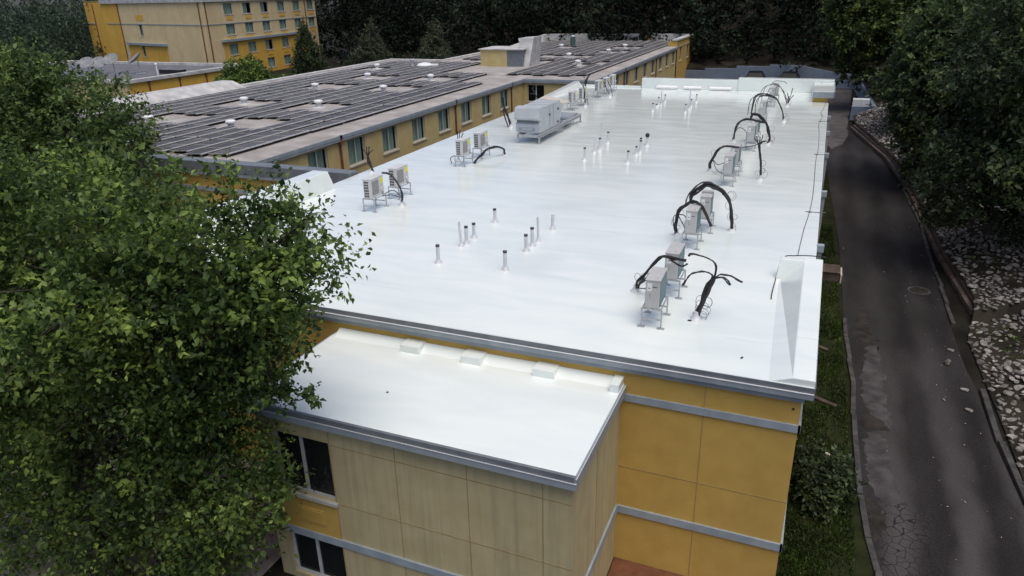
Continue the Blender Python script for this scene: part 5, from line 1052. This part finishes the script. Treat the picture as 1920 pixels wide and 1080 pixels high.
e = tree('shrub', 'dark green bushy shrub on the grass beside the yellow wall', (1.15, 15.6, G), [(1.15, 15.6, G + .55, .62, .85, .5), (.95, 16.3, G + .4, .5, .6, .4), (1.35, 15.0, G + .38, .45, .5, .38)], 420, 14, .10, M['leaf_dark'], 51, None, .05, 'shrub', twigs=60, tw=.28, gap=.05)
tree('shrub', 'small dark bush growing over the timber edging', (6.2, 38.5, G + .4), [(6.3, 38.6, G + 1.0, .9, 1.2, .8)], 260, 14, .14, M['leaf_dark'], 52, None, .05, 'shrub', twigs=30, tw=.4, gap=.05)

# dark woodland behind: one mass
rg = np.random.default_rng(77); blobs = []
for row, (y0, n, hh) in enumerate(((95.6, 46, 3.2), (97.5, 26, 9), (103, 24, 12), (110, 24, 15), (120, 24, 18), (134, 22, 22), (150, 22, 27))):
    for i in range(n):
        x = -80 + 130 * (i + rg.uniform(-.3, .3)) / n
        if row < 2 and x < -36: pass
        y = y0 + rg.uniform(-1.5, 2.5); h = hh * rg.uniform(.8, 1.15); r = rg.uniform(2.6, 4.2) if row else rg.uniform(1.2, 1.7); zb = back_z(x, y) if x > -50 else G
        for k in range(3): blobs.append((x + rg.normal() * .9, y + rg.normal() * .8, zb + h * (.3 + .3 * k), r * (1.05 - .2 * k), r * (1.0 - .2 * k), h * .26))
blobs = [q for q in blobs if q[0] + q[3] < q[1] * .9 and (q[0] - q[3]) / q[1] > -.72]
for i in range(12):
    x, y = -92 + 2.1 * i + rg.normal(), 124 + rg.uniform(-2, 6)
    for k in range(3): blobs.append((x + rg.normal() * .8, y + rg.normal(), G + 15 * (.25 + .3 * k), 3.8 - .6 * k, 3.8 - .6 * k, 4))
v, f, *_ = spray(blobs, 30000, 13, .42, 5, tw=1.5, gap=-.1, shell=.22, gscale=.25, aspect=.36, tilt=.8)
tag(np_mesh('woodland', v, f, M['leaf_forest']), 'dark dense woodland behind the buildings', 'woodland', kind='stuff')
blobs = []
for row, (d0, n, hh) in enumerate(((0, 12, 9), (14, 12, 11), (32, 14, 12.5), (60, 16, 14), (100, 20, 15.5))):
    for i in range(n):
        a = -.62 - .55 * (i + rg.uniform(-.3, .3)) / n; dist = 118 + d0 + rg.uniform(-4, 4)
        x, y = dist * math.sin(a) * 1.08 - 12, dist * math.cos(a)
        if row < 2 and x > -112: continue
        r = rg.uniform(4, 6); h = hh * rg.uniform(.82, 1.1)
        for k in range(3): blobs.append((x + rg.normal(), y + rg.normal(), -7 + h * (.28 + .3 * k), r * (1.1 - .22 * k), r * (1.1 - .22 * k), h * .28))
for x, y, r, h in ((-80, 52, 3.6, 6.4), (-88, 50, 4, 6.6), (-76, 47, 3.4, 5.2), (-101, 68, 4, 7.5), (-108, 74, 4.4, 8.5), (-97, 58, 4, 7), (-66, 44, 3.4, 4.2), (-122, 84, 4, 9)):
    for k in range(3): blobs.append((x + rg.normal() * .6, y + rg.normal() * .6, -6 + h * (.28 + .3 * k), r * (1.1 - .2 * k), r * (1.1 - .2 * k), h * .28))
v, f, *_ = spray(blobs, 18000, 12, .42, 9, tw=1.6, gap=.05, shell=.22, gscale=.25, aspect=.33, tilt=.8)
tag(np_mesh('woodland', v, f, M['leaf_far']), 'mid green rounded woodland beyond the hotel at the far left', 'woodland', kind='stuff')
# grass blades on the strip beside the building
n = 26000; y = 12 + 26 * rg.random(n) ** 1.4; x = .42 + (np.interp(y, [12, 20, 30, 38], [1.9, 1.82, 1.55, 1.3]) - .42) * rg.random(n)
keep = (np.sin(x * 4 + y * 1.3) + np.sin(y * 2.2 - x * 3) + rg.normal(size=n) * .7) > -.9; x, y = x[keep], y[keep]; n = len(x)
pos = np.stack([x, y, np.full(n, G + .01)], 1); ax = rg.normal(size=(n, 3)) * .55; ax[:, 2] = 1; nr = rg.normal(size=(n, 3)); ln = rg.uniform(.05, .13, n)
v, f = leaves(pos, ax, nr, ln, ln * .16); tag(np_mesh('grass', v, f, M['grass']), 'ragged green grass on the strip between wall and kerb', 'grass', kind='stuff')
# low weeds between the rocks
n = 16000; y = 12 + 38 * rg.random(n) ** 1.4; d = rg.uniform(.2, 8.5, n); x = np.array([xb(q) for q in y]) + d
keep = (np.sin(x * 1.9 + 1.3) * np.sin(y * .9 + x * .6) + rg.normal(size=n) * .12) > .45; x, y = x[keep], y[keep]
pos = np.stack([x, y, np.array([hill_z(a_, b_) for a_, b_ in zip(x, y)])], 1); n = len(x); pos[:, 2] += rg.uniform(0, .12, n)
ax = rg.normal(size=(n, 3)); ax[:, 2] = np.abs(ax[:, 2]) * .7 + .2; nr = rg.normal(size=(n, 3)) * .5; nr[:, 2] += 1; ln = rg.uniform(.05, .16, n)
v, f = leaves(pos, ax, nr, ln, ln * .28); tag(np_mesh('weeds', v, f, M['leaf_mid']), 'low green weeds growing between the bank rocks', 'weeds', kind='stuff')
# pale leaf litter and crumbs on the drive
n = 150; y = 10 + 30 * rg.random(n) ** 1.3; x = np.where(rg.random(n) < .5, rg.uniform(.6, 5.2, n), rg.uniform(3.8, 5.2, n)); pos = np.stack([x, y, np.full(n, G + .03)], 1)
ax = rg.normal(size=(n, 3)); ax[:, 2] *= .1; nr = rg.normal(size=(n, 3)) * .3; nr[:, 2] += 1; ln = rg.uniform(.015, .055, n) * (1 + (rg.random(n) > .95) * .8)
v, f = leaves(pos, ax, nr, ln, ln * .3); tag(np_mesh('litter', v, f, M['tan']), 'scattered pale leaf litter and crumbs on drive and grass', 'litter', kind='stuff')
